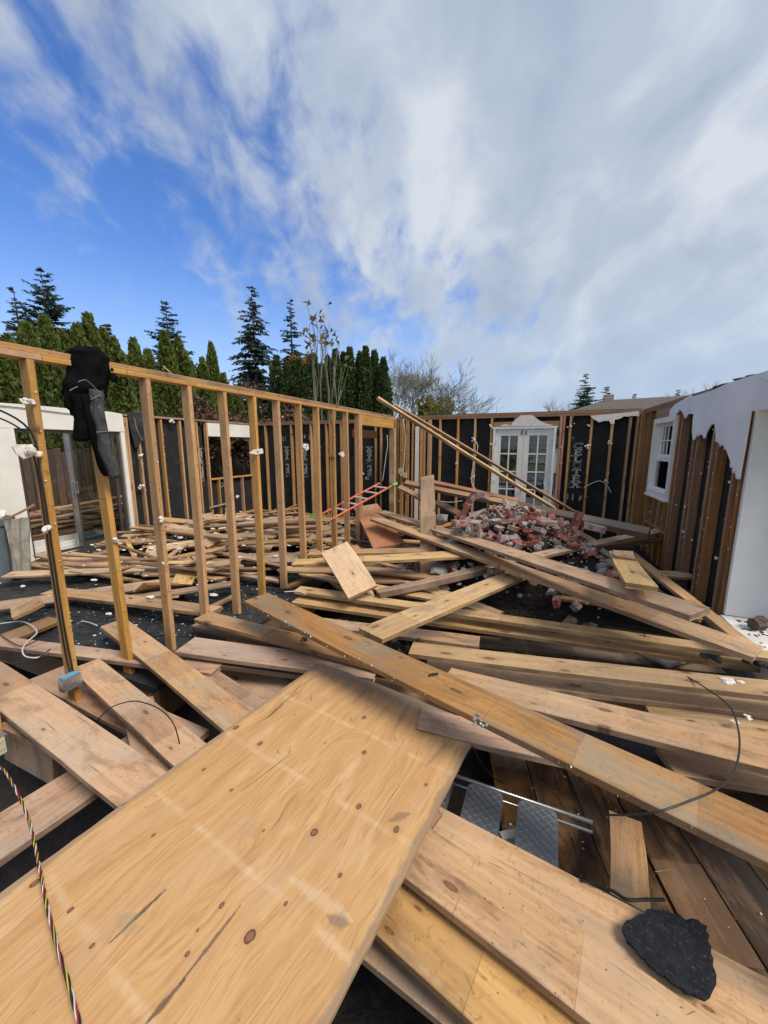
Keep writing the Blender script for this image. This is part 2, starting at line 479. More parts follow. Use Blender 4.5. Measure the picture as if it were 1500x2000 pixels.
M['thuja'] = leafmat('thuja_foliage', (.065, .10, .018), (.115, .15, .032), (.19, .21, .055), .8)
M['thuja2'] = leafmat('dark_thuja_foliage', (.034, .064, .018), (.062, .098, .027), (.10, .135, .044), .8)
M['fir'] = leafmat('fir_needles', (.030, .055, .036), (.05, .078, .05), (.10, .13, .085), .5)
M['yellow'] = leafmat('yellow_leaves', (.28, .27, .03), (.42, .36, .04), (.20, .23, .03))
M['maple'] = leafmat('maple_leaves', (.17, .17, .045), (.25, .17, .07), (.24, .11, .07), 3)
M['russet'] = leafmat('russet_leaves', (.07, .035, .022), (.13, .055, .035), (.30, .22, .20), 2)
M['holly'] = leafmat('dark_shrub_leaves', (.02, .03, .012), (.05, .05, .02), (.16, .09, .04), 2)

def brickmat(name, c1, c2, dust):
    m, nt, b = new_mat(name); q = NB(nt)
    tc = q.n('ShaderNodeTexCoord').outputs['Object']
    rnd = q.n('ShaderNodeObjectInfo').outputs['Random']
    cx = q.n('ShaderNodeCombineXYZ'); q.link(q.m('MULTIPLY', rnd, 31), cx.inputs[0]); q.link(q.m('MULTIPLY', rnd, 77), cx.inputs[1])
    va = q.n('ShaderNodeVectorMath', operation='ADD'); q.link(tc, va.inputs[0]); q.link(cx.outputs[0], va.inputs[1]); P = va.outputs[0]
    col = q.mix(q.mr(q.noise(P, 14, 4, .6), .35, .65), c1, c2)
    h = q.n('ShaderNodeHueSaturation'); q.link(q.m('ADD', q.m('MULTIPLY', rnd, .6), .7), h.inputs['Value']); q.link(col, h.inputs['Color']); col = h.outputs[0]
    wn = q.n('ShaderNodeTexWhiteNoise', noise_dimensions='1D'); q.link(q.m('MULTIPLY', rnd, 55.1), wn.inputs['W'])
    thr = q.m('ADD', q.m('MULTIPLY', wn.outputs['Value'], .35), q.noise(P, 9, 5, .7))
    col = q.mix(q.m('MULTIPLY', q.mr(thr, .56, .80), dust), col, (.37, .335, .30))
    q.link(col, b.inputs['Base Color']); b.inputs['Roughness'].default_value = .88
    q.link(q.bump(q.noise(P, 60, 5, .7), .5, .006), b.inputs['Normal'])
    return m
M['brick'] = brickmat('red_brick', (.26, .075, .05), (.17, .045, .035), .85)
M['brickd'] = brickmat('dark_brick', (.14, .055, .04), (.08, .035, .028), .4)  # darker, less dusty version of the brick, used down in the pit

def glassmat(name, tint=(.9, .95, .93), refl=.5):
    m, nt, b = new_mat(name); q = NB(nt)
    nt.nodes.remove(b)
    t = q.n('ShaderNodeBsdfTransparent'); t.inputs[0].default_value = (*tint, 1)
    g = q.n('ShaderNodeBsdfGlossy'); g.inputs['Roughness'].default_value = .02
    f = q.n('ShaderNodeFresnel'); f.inputs[0].default_value = 1.5
    ms = q.n('ShaderNodeMixShader')
    q.link(q.m('MULTIPLY', f.outputs[0], refl * 2, clamp=True), ms.inputs[0])
    q.link(t.outputs[0], ms.inputs[1]); q.link(g.outputs[0], ms.inputs[2])
    q.link(ms.outputs[0], nt.nodes['Material Output'].inputs[0])
    return m
M['glass'] = glassmat('window_glass', (.82, .86, .84), .8)
M['dglass'] = glassmat('dim_window_glass', (.62, .66, .64), .6)

def plymat(knots, L, Wd, streaks=()):
    m, nt, b = new_mat('plywood_face'); q = NB(nt)
    P = q.n('ShaderNodeTexCoord').outputs['Object']
    sep = q.n('ShaderNodeSeparateXYZ'); q.link(P, sep.inputs[0])
    lw = q.noise(q.mapping(P, (.55, 1.6, 1)), 1.6, 3, .55)
    cw = q.n('ShaderNodeCombineXYZ'); q.link(q.m('MULTIPLY', lw, .30), cw.inputs[1])
    wv = q.n('ShaderNodeVectorMath', operation='ADD'); q.link(P, wv.inputs[0]); q.link(cw.outputs[0], wv.inputs[1]); W = wv.outputs[0]
    cath = q.noise(q.mapping(W, (.7, 9, 9)), 1.4, 5, .6)
    fine = q.noise(q.mapping(W, (5, 90, 90)), 1.0, 4, .65)
    col = q.mix(q.mr(cath, .34, .66), (.63, .375, .16), (.54, .30, .12))
    col = q.mix(q.m('MULTIPLY', q.mr(fine, .48, .66), .55), col, (.37, .19, .07))
    fine2 = q.noise(q.mapping(W, (9, 260, 260), (3, 1, 0)), 1.0, 3, .6)
    col = q.mix(q.m('MULTIPLY', q.mr(fine2, .50, .64), .5), col, (.42, .23, .09))
    scf = q.noise(q.mapping(P, (9, 16, 9), (2, 6, 0), (0, 0, .5)), 1.0, 6, .75)
    col = q.mix(q.m('MULTIPLY', q.mr(scf, .60, .72), .45), col, (.30, .20, .12))
    fib = q.noise(q.mapping(P, (5, 60, 9), (8, 6, 0)), 1.0, 5, .7)
    col = q.mix(q.m('MULTIPLY', q.m('MULTIPLY', q.mr(fib, .60, .68), q.mr(q.noise(P, 3.2, 3, .6), .52, .66)), .8), col, (.19, .14, .09))
    blot = q.noise(q.mapping(P, (1.3, 2.6, 1), (4, 4, 4)), 2.2, 5, .6)
    col = q.mix(q.m('MULTIPLY', q.mr(blot, .50, .72), .5), col, (.56, .36, .20))
    pale = q.noise(q.mapping(P, (1.0, 3.5, 1), (1, 8, 2)), 2.8, 4, .6)
    col = q.mix(q.m('MULTIPLY', q.mr(pale, .54, .72), .35), col, (.74, .54, .30))
    # pale nail lines where the sheet lay on joists, every 16 inches
    xs = q.m('DIVIDE', q.m('ADD', sep.outputs[0], q.m('MULTIPLY', q.noise(P, 6, 2), .02)), .4064)
    fr = q.m('ABSOLUTE', q.m('SUBTRACT', q.m('FRACT', q.m('ADD', xs, .5)), .5))
    brk = q.noise(q.mapping(P, (1, 2, 1), (7, 0, 0)), 2.3, 4, .7)
    ln = q.m('MULTIPLY', q.mr(q.m('ADD', fr, q.m('MULTIPLY', q.m('SUBTRACT', q.noise(P, 25, 5, .7), .5), .10)), .055, .005), q.mr(brk, .36, .70))
    col = q.mix(q.m('MULTIPLY', ln, .42), col, (.78, .62, .42))
    # torn grey fibres along the far edge and one long side
    ex = q.m('SUBTRACT', L / 2, sep.outputs[0])
    wn = q.noise(q.mapping(P, (2.0, 26, 1)), 1.0, 5, .7)
    ew = q.m('SUBTRACT', q.mr(ex, .26, 0, 0, 1, False), q.m('MULTIPLY', wn, .9))
    ef = q.mr(ew, -.10, .36)
    col = q.mix(q.m('MULTIPLY', ef, .8), col, (.20, .165, .125))
    ey = q.m('SUBTRACT', Wd / 2, q.m('ABSOLUTE', sep.outputs[1]))
    ef2 = q.mr(q.m('SUBTRACT', q.mr(ey, .06, 0, 0, 1, False), q.m('MULTIPLY', q.noise(P, 7, 5, .7), 1.1)), -.15, .2)
    col = q.mix(q.m('MULTIPLY', ef2, .6), col, (.22, .17, .12))
    # bluish-black cracks running with the grain
    ck = q.noise(q.mapping(W, (1.1, 38, 38), (9, 2, 4)), 1.0, 3, .5)
    col = q.mix(q.m('MULTIPLY', q.mr(ck, .70, .75), .8), col, (.075, .055, .045))
    sp = q.noise(q.mapping(P, (30, 60, 30)), 1.0, 2, .5)
    col = q.mix(q.m('MULTIPLY', q.mr(sp, .73, .78), .75), col, (.16, .07, .035))
    allk = None; halo = None
    for (kx, ky, kr) in knots:
        dx = q.m('DIVIDE', q.m('SUBTRACT', sep.outputs[0], kx), kr * 1.35)
        dy = q.m('DIVIDE', q.m('SUBTRACT', sep.outputs[1], ky), kr)
        d = q.m('SQRT', q.m('ADD', q.m('MULTIPLY', dx, dx), q.m('MULTIPLY', dy, dy)))
        allk = d if allk is None else q.m('MINIMUM', allk, d)
    wob = q.m('ADD', allk, q.m('MULTIPLY', q.m('SUBTRACT', q.noise(P, 40, 4, .7), .5), .7))
    col = q.mix(q.m('MULTIPLY', q.mr(wob, 3.0, .9), .38), col, (.42, .23, .09))
    kc = q.mix(q.mr(wob, .95, .6), (.075, .032, .018), (.26, .115, .06))
    col = q.mix(q.mr(wob, 1.25, .92), col, kc)
    for (a_, b_, rad, cc, amt) in streaks:
        ax_, ay_ = a_; dx_, dy_ = b_[0] - ax_, b_[1] - ay_; L2 = dx_ * dx_ + dy_ * dy_
        px_ = q.m('SUBTRACT', sep.outputs[0], ax_); py_ = q.m('SUBTRACT', sep.outputs[1], ay_)
        t_ = q.m('DIVIDE', q.m('ADD', q.m('MULTIPLY', px_, dx_), q.m('MULTIPLY', py_, dy_)), L2, clamp=True)
        ex_ = q.m('SUBTRACT', px_, q.m('MULTIPLY', t_, dx_)); ey_ = q.m('SUBTRACT', py_, q.m('MULTIPLY', t_, dy_))
        dd = q.m('SQRT', q.m('ADD', q.m('MULTIPLY', ex_, ex_), q.m('MULTIPLY', ey_, ey_)))
        taper = q.m('MULTIPLY', q.m('MULTIPLY', t_, q.m('SUBTRACT', 1.0, t_)), 4)
        dd = q.m('ADD', dd, q.m('MULTIPLY', q.m('SUBTRACT', q.noise(P, 30, 5, .7), .5), rad * 2.4))
        f_ = q.mr(q.m('DIVIDE', dd, q.m('MULTIPLY', q.m('ADD', taper, .25), rad)), 1.2, .3)
        col = q.mix(q.m('MULTIPLY', f_, amt), col, cc)
    q.link(col, b.inputs['Base Color']); b.inputs['Roughness'].default_value = .62
    hh = q.m('SUBTRACT', q.m('ADD', q.m('MULTIPLY', fine, .6), q.m('MULTIPLY', cath, .4)), q.mr(wob, 1.2, .9, 0, .5))
    q.link(q.bump(hh, .3, .003), b.inputs['Normal'])
    return m

# ================================================================ THE SETTING
def sheet(name, x0, y0, x1, y1, z, mat, t=.0, kind='structure'):
    mb = MB()
    if t: mb.box2((x0, y0, z - t), (x1, y1, z))
    else: mb.add([(x0, y0, z), (x1, y0, z), (x1, y1, z), (x0, y1, z)], [(0, 1, 2, 3)])
    return mb.build(name, mat, kind=kind)
sheet('ground', -600, -300, 600, 900, -.66, M['grass'])
def bumpy(name, x0, y0, x1, y1, z, mat, amp, n, fr=1.4):
    mb = MB(); nx = int((x1 - x0) * n); ny = int((y1 - y0) * n)
    vs = []
    for j in range(ny + 1):
        for i in range(nx + 1):
            x = x0 + (x1 - x0) * i / nx; y = y0 + (y1 - y0) * j / ny
            h = mnoise.noise(Vector((x * fr, y * fr, 0))) * amp + mnoise.noise(Vector((x * fr * 4, y * fr * 4, 5))) * amp * .35
            vs.append((x, y, z + h))
    fs = [(j * (nx + 1) + i, j * (nx + 1) + i + 1, (j + 1) * (nx + 1) + i + 1, (j + 1) * (nx + 1) + i) for j in range(ny) for i in range(nx)]
    return mb.add(vs, fs).build(name, mat, smooth=True, kind='structure')
bumpy('crawl_space_soil', -7.5, -2.5, 2.1, 8.0, -.50, M['soil'], .07, 6)
sheet('street', -40, 25.0, 60, 32, -.5, M['road'])
sheet('driveway', -2.6, 10.6, 3.5, 24.9, -.62, M['road'])
sheet('patio_slab', -9.9, -1, -7.62, 12, -.14, M['conc'], .5)
# the remaining deck, covered with roofing felt
fl = MB()
fl.box2((-7.45, 1.75, -.045), (-2.62, 8.4, 0))
fl.box2((-2.615, 4.35, -.045), (1.62, 7.9, 0))
fl.build('floor', M['felt'], kind='structure')
dj = MB()
for i in range(12):
    x = -7.3 + i * .42
    dj.box2((x, 1.80, -.30), (x + .038, 8.3, -.05))
dj.box2((-7.4, 1.755, -.30), (-2.62, 1.793, -.05))
dj.box2((-2.655, 1.80, -.30), (-2.62, 4.3, -.05))
dj.box2((-2.61, 4.355, -.30), (1.6, 4.393, -.05))
dj.build('floor_joists', M['dark'], kind='structure')
st = MB()
st.box2((-7.62, -2.4, -.6), (-7.46, 8.6, -.06)); st.box2((1.66, -2.4, -.6), (1.86, 8.1, .10)); st.box2((-7.4, 8.42, -.6), (-3.1, 8.6, -.05)); st.box2((-3.0, 7.93, -.6), (1.6, 8.1, -.05))
st.box2((-7.4, -2.6, -.6), (1.6, -2.42, -.05))
st.build('foundation_wall', M['conc'], kind='structure')

# ================================================================ WALLS
def stick(name, a, b, w, d, mat, parent, along=None, jit=.0):
    """a squared timber from a to b; w across (along-wall axis), d deep (other axis)"""
    a = Vector(a); b = Vector(b)
    L = (b - a).length
    mb = MB(); n = 4; c = .003
    sec = [(-w / 2 + c, -d / 2), (w / 2 - c, -d / 2), (w / 2, -d / 2 + c), (w / 2, d / 2 - c), (w / 2 - c, d / 2), (-w / 2 + c, d / 2), (-w / 2, d / 2 - c), (-w / 2, -d / 2 + c)]
    vs = []; ph = R.random() * 9; amp = jit
    for i in range(n + 1):
        t = i / n; bx = amp * math.sin(t * PI) * math.sin(ph); by = amp * math.sin(t * PI) * math.cos(ph)
        for (y, z) in sec: vs.append((t * L, y + bx, z + by))
    fs = []
    for i in range(n):
        for k in range(8):
            k2 = (k + 1) % 8; fs.append((i * 8 + k, i * 8 + k2, (i + 1) * 8 + k2, (i + 1) * 8 + k))
    fs.append(tuple(range(8))[::-1]); fs.append(tuple(n * 8 + k for k in range(8)))
    mb.add(vs, fs)
    xa = (b - a).normalized()
    ya = Vector(along) if along else Vector((0, 1, 0))
    ya = (ya - xa * ya.dot(xa)).normalized(); za = xa.cross(ya)
    Mx = Matrix((xa, ya, za)).transposed()
    inv = wmat(parent).inverted() if parent is not None else Matrix.Identity(4)
    o = put(name, mb.mesh(name, mat), parent)
    o.matrix_basis = inv @ (Matrix.Translation(a) @ Mx.to_4x4())
    return o
YA = Vector((0, 1, 0)); XA = Vector((1, 0, 0))
def part(mb, name, mat, parent, **kw):
    """mesh given in world coordinates hung under parent"""
    o = mb.build(name, mat, parent, **kw)
    o.matrix_basis = wmat(parent).inverted()
    return o
def lump(mb, c, r, seed=0, flat=1.0, n=1):
    """small irregular lump"""
    rr = random.Random(seed)
    t = (1 + 5 ** .5) / 2
    vs = [(-1, t, 0), (1, t, 0), (-1, -t, 0), (1, -t, 0), (0, -1, t), (0, 1, t), (0, -1, -t), (0, 1, -t), (t, 0, -1), (t, 0, 1), (-t, 0, -1), (-t, 0, 1)]
    fs = [(0, 11, 5), (0, 5, 1), (0, 1, 7), (0, 7, 10), (0, 10, 11), (1, 5, 9), (5, 11, 4), (11, 10, 2), (10, 7, 6), (7, 1, 8), (3, 9, 4), (3, 4, 2), (3, 2, 6), (3, 6, 8), (3, 8, 9), (4, 9, 5), (2, 4, 11), (6, 2, 10), (8, 6, 7), (9, 8, 1)]
    Q = Matrix.Rotation(rr.random() * 6, 3, 'Z') @ Matrix.Rotation(rr.random() * 6, 3, 'X')
    out = []
    sx, sy, sz = (r if isinstance(r, (tuple, list)) else (r, r, r * flat))
    for v in vs:
        p = (Q @ Vector(v)).normalized() * (.65 + rr.random() * .6)
        out.append((c[0] + p.x * sx, c[1] + p.y * sy, c[2] + p.z * sz))
    mb.add(out, fs)

# ---------------- the bare stud wall
SX = -2.95
sw = empty('stud_wall', (SX, 3.6, 0), 'long freestanding wall of bare studs under a doubled top plate, its sheathing gone', 'stud wall')
studs_y = [.60, 1.01, 1.44, 1.82, 2.20, 2.59, 3.00, 3.42, 3.83, 4.27, 4.69, 5.12, 5.53]
SD = .089; SC = SX - SD / 2
leans = {1.44: (-.0, .0), 1.82: (0, 0)}
for y in studs_y:
    top = 2.36 if y != 1.82 else 2.02
    dy = R.uniform(-.012, .012)
    stick('stud', (SC, y + dy, 0.0), (SC + R.uniform(-.004, .004), y + (0 if y != 1.82 else -.03), 2.321 if y != 1.82 else 2.03), .040, SD, M['stud'], sw, YA, .006)
for y in (5.95, 5.992, 6.034):
    stick('stud', (SC, y, 0.0), (SC, y, 2.321), .038, SD, M['stud'], sw, YA, .0)
# door opening beyond: header and end posts
stick('header', (SC, 6.056, 2.235), (SC, 7.56, 2.235), .17, SD - .006, M['stud'], sw, Vector((0, 0, 1)))
stick('header_block', (SC - .25, 6.3, 2.02), (SC - .25, 7.3, 2.02), .14, .04, M['red'], sw, Vector((0, 0, 1)))
stick('door_post', (SC + .03, 7.50, 0), (SC + .03, 7.50, 2.148), .05, .12, M['pale'], sw, YA)
stick('door_post', (SC + .02, 7.60, 0), (SC + .02, 7.60, 2.321), .09, .10, M['brown'], sw, YA)
# bottom plate pieces of the double top plate
yy = .2
for (ya, yb) in ((-.6, 1.50), (1.503, 2.66), (2.663, 4.30), (4.303, 6.2), (6.203, 7.65)):
    stick('top_plate', (SC, ya, 2.3405), (SC, yb, 2.3405), .092, .037, M['stud'], sw, XA, 0)
for (ya, yb) in ((-.6, 2.21), (2.213, 3.85), (3.853, 4.72), (4.723, 6.7), (6.703, 7.65)):
    stick('top_plate', (SC - .003, ya, 2.3785), (SC - .003, yb, 2.3785), .090, .037, M['pine'] if ya > 2 else M['stud'], sw, XA, 0)
# scraps of drywall and nails that still cling to the studs
scr = MB(); nl = MB()
for y in studs_y + [5.95, 6.03]:
    for k in range(20):
        z = R.uniform(.1, 2.25)
        if R.random() < .45: lump(scr, (SX + .003, y + R.uniform(-.02, .02), z), R.uniform(.0025, .0065), R.random(), 1.2)
        else: nl.tube([(SX - .002, y + R.uniform(-.015, .015), z), (SX + .022, y + R.uniform(-.02, .02), z + R.uniform(-.006, .006))], .0016, 4)
part(scr, 'drywall_crumbs', M['gyp'], sw, kind='stuff'); part(nl, 'drywall_nails', M['iron'], sw, kind='stuff')
def blob(y, z, s, x=SX + .015, seed=0, parent=sw, wide=1.0, name='drywall_scrap'):
    mb = MB(); rr = random.Random(seed * 7 + 1)
    for k in range(5): lump(mb, (x + rr.uniform(-.3, .6) * s, y + rr.uniform(-.8, .8) * s * wide, z + rr.uniform(-.6, .6) * s), (s * .55, s * .6 * wide, s * .6), seed * 11 + k)
    return part(mb, name, M['gyp'], parent)
for i, (px, py, s) in enumerate([(52, 784, .022), (62, 880, .045), (88, 1036, .030), (315, 1014, .026), (320, 1100, .012), (225, 1055, .020), (505, 882, .020), (597, 872, .030), (553, 815, .014), (463, 970, .02), (665, 885, .018), (710, 925, .02), (712, 1023, .016)]):
    p = atX(px, py, SX + .02); blob(p.y, p.z, s, seed=i + 3)
def flake(parent, pts, X, t, mat, name='torn_drywall'):
    P = [atX(a, b, X) for a, b in pts]
    mb = MB(); mb.prism([(p.y, p.z) for p in P], (X, 0, 0), (0, 1, 0), (0, 0, 1), t)
    return part(mb, name, mat, parent)
flake(sw, [(22, 872), (34, 868), (52, 868), (66, 874), (72, 884), (58, 893), (44, 896), (30, 886)], SX + .004, .012, M['gyp'])
flake(sw, [(486, 885), (496, 878), (511, 876), (513, 885), (500, 888)], SX + .003, .012, M['gyp'])
flake(sw, [(592, 866), (601, 868), (602, 877), (596, 880), (591, 874)], SX + .003, .012, M['gyp'])
flake(sw, [(35, 778), (60, 779), (70, 785), (66, 790), (40, 786)], SX + .003, .012, M['gyp'])
flake(sw, [(660, 886), (670, 882), (672, 890), (668, 893)], SX + .003, .012, M['gyp'])
cb = MB()
cb.tube(spline([(SX + .012, .2, 2.28), (SX + .012, .95, 2.1), (SX + .016, 1.35, 1.93), (SX + .006, 1.398, 1.6), (SX + .006, 1.402, 1.1), (SX + .006, 1.404, .6), (SX + .02, 1.41, .22)]), .006, 6)
cb.tube(spline([(SX + .012, .2, 2.14), (SX + .012, 1.0, 2.02), (SX + .012, 1.32, 1.91), (SX - .03, 1.400, 1.7), (SX - .035, 1.402, 1.0), (SX - .03, 1.404, .4), (SX + .01, 1.40, .22)]), .005, 6)
part(cb, 'electrical_cable', M['blackp'], sw, smooth=True)
c2 = MB()
p = [atX(a, b, SX + .008) for a, b in [(644, 815), (650, 840), (648, 900), (651, 960), (650, 1020), (655, 1060)]]
c2.tube(spline(p), .005, 6)
part(c2, 'electrical_cable', M['blackp'], sw, smooth=True)
# steel box on the first stud
ob = MB(); bc = atX(88, 1330, SX + .05)
ob.box((bc.x - .01, 1.375, .205), (.055, .115, .085))
ox = part(ob, 'outlet_box', M['galv'], sw)
ob2 = MB(); ob2.box((bc.x - .01, 1.375, .255), (.045, .10, .012)); part(ob2, 'outlet_box_clamp', M['blue'], ox)
ob3 = MB(); ob3.box((SX + .03, 4.60, .06), (.05, .07, .11)); part(ob3, 'outlet_box', M['galv'], sw)

# ---------------- left outside wall with the sliding door
LX = -7.4
lw = empty('left_house_wall', (LX, 5, 0), 'left outside wall with black sheathing, a white header and a small window opening', 'wall')
def sheath_y(y0, y1, z0, z1, parent, X=LX - .0935, name='sheathing_panel'):
    mb = MB(); mb.box2((X - .013, y0, z0), (X, y1, z1)); return part(mb, name, M['sheath'], parent)
def sheath_x(x0, x1, z0, z1, Y, parent, name='sheathing_panel'):
    mb = MB(); mb.box2((x0, Y, z0), (x1, Y + .013, z1)); return part(mb, name, M['sheath'], parent)
for y in (4.955, 5.0, 5.22, 5.72, 6.17, 6.60, 6.88): stick('stud', (LX - .045, y, 0.04), (LX - .045, y, 2.33), .038, .089, M['stud'], lw, YA, .003)
for y in (8.36,): stick('stud', (LX - .045, y, 0.04), (LX - .045, y, 2.33), .038, .089, M['stud'], lw, YA, .003)
stick('window_sill_plate', (LX - .045, 6.902, 1.0), (LX - .045, 8.34, 1.0), .089, .038, M['stud'], lw, XA)
for y in (7.15, 7.55, 7.95): stick('cripple_stud', (LX - .045, y, .04), (LX - .045, y, .979), .038, .089, M['stud'], lw, YA)
stick('top_plate', (LX - .045, 4.955, 2.37), (LX - .045, 8.4, 2.37), .089, .038, M['pine'], lw, XA)
stick('bottom_plate', (LX - .045, 4.955, .02), (LX - .045, 8.4, .02), .089, .038, M['stud'], lw, XA)
for (a, b) in ((4.94, 5.71), (5.714, 6.80)): sheath_y(a, b, -.05, 2.42, lw)
sheath_y(6.804, 8.41, -.05, .98, lw)
hd = MB(); hd.box2((LX - .02, 6.9, 2.02), (LX + .012, 8.34, 2.33)); part(hd, 'window_header_board', M['white'], lw)
hd = MB()
top = [(.9, 2.44), (2.0, 2.43), (3.0, 2.415), (3.6, 2.42), (4.2, 2.405), (4.7, 2.41), (4.92, 2.385), (4.93, 2.06), (2.4, 2.06), (.9, 2.06)]
hd.prism(top, (LX - .02, 0, 0), (0, 1, 0), (0, 0, 1), .035); part(hd, 'white_header', M['white'], lw)
hd = MB(); hd.box2((LX - .10, .9, 0), (LX + .013, 3.27, 2.056)); part(hd, 'white_wall_panel', M['white'], lw)
wr = MB(); wr.tube(spline([(LX + .03, .9, 2.36), (LX + .03, 2.2, 2.36), (LX + .03, 3.2, 2.37), (LX + .03, 4.1, 2.32), (LX + .03, 4.6, 2.33)]), .006, 5); part(wr, 'electrical_cable', M['blackp'], lw)
cr_ = MB()
for k in range(90): lump(cr_, (LX + .01, R.choice([5.22, 5.72, 6.17, 6.6, 6.88]) + R.uniform(-.02, .02), R.uniform(.1, 2.2)), R.uniform(.004, .009), R.random())
part(cr_, 'drywall_crumbs', M['gyp'], lw, kind='stuff')
for i, (px, py, s) in enumerate([(276, 950, .05), (275, 890, .04), (308, 1024, .02), (335, 822, .05), (361, 818, .035), (435, 1012, .04), (442, 995, .035)]):
    p = atX(px, py, LX + .02); blob(p.y, p.z, s, LX + .02, seed=i + 40, parent=lw)
fw = MB(); fw.add([(LX + .0, 5.02, 2.43), (LX + .0, 5.35, 2.44), (LX + .04, 5.33, 2.2), (LX + .01, 5.30, 1.9), (LX - .01, 5.12, 1.75), (LX + .02, 5.04, 2.1)], [(0, 1, 2, 5), (5, 2, 3, 4)])
part(fw, 'torn_felt', M['felt'], lw)
wh = MB(); wh.tube(spline([atX(a, b, LX + .03) for a, b in [(262, 815), (268, 840), (278, 860)]]), .006, 5); wh.tube(spline([atX(a, b, LX + .03) for a, b in [(270, 885), (274, 900), (279, 922)]]), .006, 5)
part(wh, 'electrical_cable', M['rag'], lw)
pp_ = MB(); pp_.tube([(LX + .03, 6.75, .33), (LX + .03, 7.25, .36)], .02, 8); part(pp_, 'pipe', M['rag'], lw)

# sliding door
sdr = empty('sliding_patio_door', (LX - .05, 4.1, .05), 'tall sliding glass patio door in a dark bronze frame with white trim', 'patio door')
def bar(y0, y1, z0, z1, mat, name, x0=-.085, x1=-.03, parent=sdr):
    mb = MB(); mb.box2((LX + x0, y0, z0), (LX + x1, y1, z1)); return part(mb, name, mat, parent)
bar(3.275, 3.31, .02, 2.05, M['bronze'], 'frame')
bar(3.312, 4.80, 2.005, 2.05, M['bronze'], 'head_rail'); bar(3.312, 4.80, .02, .06, M['bronze'], 'sill_rail')
bar(4.80, 4.845, .02, 2.05, M['bronze'], 'frame')
bar(4.852, 4.925, .0, 2.05, M['white'], 'trim', -.06, .01)
ms_ = bar(3.93, 4.0, .062, 2.0, M['alu'], 'sliding_stile', -.05, -.015)
bar(4.002, 4.045, .062, 2.0, M['bronze'], 'fixed_stile', -.08, -.045)
bar(4.70, 4.745, .062, 2.0, M['bronze'], 'fixed_stile', -.08, -.045)
bar(4.047, 4.698, .062, .12, M['bronze'], 'bottom_rail', -.08, -.045)
bar(4.047, 4.698, .122, 2.0, M['dglass'], 'glass_pane', -.066, -.060)
h = MB(); h.box2((LX + .0, 3.95, 1.0), (LX + .05, 3.965, 1.2)); h.box2((LX + .0, 3.99, 1.0), (LX + .05, 4.005, 1.2)); h.box2((LX + .0, 3.966, 1.0), (LX + .05, 3.989, 1.03)); h.box2((LX + .0, 3.966, 1.17), (LX + .05, 3.989, 1.2)); h.box2((LX - .014, 3.95, 1.0), (LX, 4.005, 1.2))
part(h, 'handle', M['alu'], ms_)
# white window frames stacked outside the door
wt = empty('white_frame_stack', (-7.9, 3.9, -.14), 'stack of white vinyl window frames lying flat just outside the sliding door', 'window frames')
for i, (x, y, z, r) in enumerate([(-7.85, 3.9, -.10, .04), (-7.9, 3.95, 0, -.03), (-7.95, 3.85, .10, .05)]):
    f = MB()
    Rm = Matrix.Rotation(r, 3, 'Z')
    for (dx, dy, lx, ly) in ((-.25, 0, .09, 1.8), (.25, 0, .09, 1.8), (0, -.85, .41, .09), (0, .85, .41, .09)):
        c = Rm @ Vector((dx, dy, 0)); f.box((x + c.x, y + c.y, z), (lx, ly, .085), r)
    part(f, 'window_frame', M['white'], wt)

# ---------------- back wall
BY = 7.9; BL = 8.4
bw = empty('back_house_wall', (-.5, BY, 0), 'back wall of black fibre sheathing seen between bare studs, holding the white French doors', 'wall')
for x in (-2.93, -2.89, -2.80, -2.76, -2.66, -2.48, -2.44, -2.40, -2.31, -2.27, -2.07, -1.70, -1.36, -1.04): stick('stud', (x, BY + .045, .04), (x, BY + .045, 2.33), .038, .089, M['stud'], bw, XA, .003)
for x in (.20, .25, .355, .70, 1.02, 1.29, 1.40, 1.45): stick('stud', (x, BY + .045, .04), (x, BY + .045, 2.33), .038, .089, M['stud'] if x > .3 else M['red'], bw, XA, .003)
wtm = MB(); wtm.box2((-2.60, BY - .01, .0), (-2.52, BY + .02, 2.2)); part(wtm, 'white_trim_strip', M['white'], bw)
stick('top_plate', (-3.0, BY + .045, 2.35), (1.5, BY + .045, 2.35), .089, .038, M['red'], bw, YA)
stick('top_plate', (-3.0, BY + .045, 2.389), (1.5, BY + .045, 2.389), .092, .038, M['brown'], bw, YA)
rl = MB(); rl.box2((-2.6, BY + .01, 2.41), (1.45, BY + .14, 2.425)); part(rl, 'felt_strip', M['roof'], bw)
stick('door_header', (-1.0, BY + .03, 2.20), (.17, BY + .03, 2.20), .10, .05, M['brown'], bw, Vector((0, 0, 1)))
stick('header_cripple', (-.62, BY + .03, 2.295), (-.30, BY + .03, 2.295), .06, .05, M['red'], bw, Vector((0, 0, 1)))
for (a, b) in ((-2.27, -1.72), (-1.716, -1.02), (.18, .39), (.394, 1.02), (1.024, 1.60)): sheath_x(a, b, -.05, 2.42, BY + .094, bw)
sheath_x(-3.0, -2.275, -.05, 2.42, BY + .094, bw); sheath_x(-1.016, .176, 2.16, 2.42, BY + .094, bw)
stick('bottom_plate', (-3.0, BY + .045, .02), (-1.02, BY + .045, .02), .089, .038, M['stud'], bw, YA)
stick('bottom_plate', (.18, BY + .045, .02), (1.48, BY + .045, .02), .089, .038, M['brown'], bw, YA)
def yplate(pts, Y, t, name, mat, parent):
    P = [atY(a, b, Y) for a, b in pts]
    mb = MB(); mb.prism([(p.x, p.z) for p in P], (0, Y, 0), (1, 0, 0), (0, 0, 1), t); return part(mb, name, mat, parent)
yplate([(978, 832), (985, 828), (992, 829), (998, 831), (1001, 825), (1008, 819), (1017, 811), (1029, 811), (1039, 810), (1045, 815), (1055, 822), (1068, 828), (1079, 830), (1079, 832), (978, 833)], BY - .012, .013, 'torn_drywall', M['gyp'], bw)
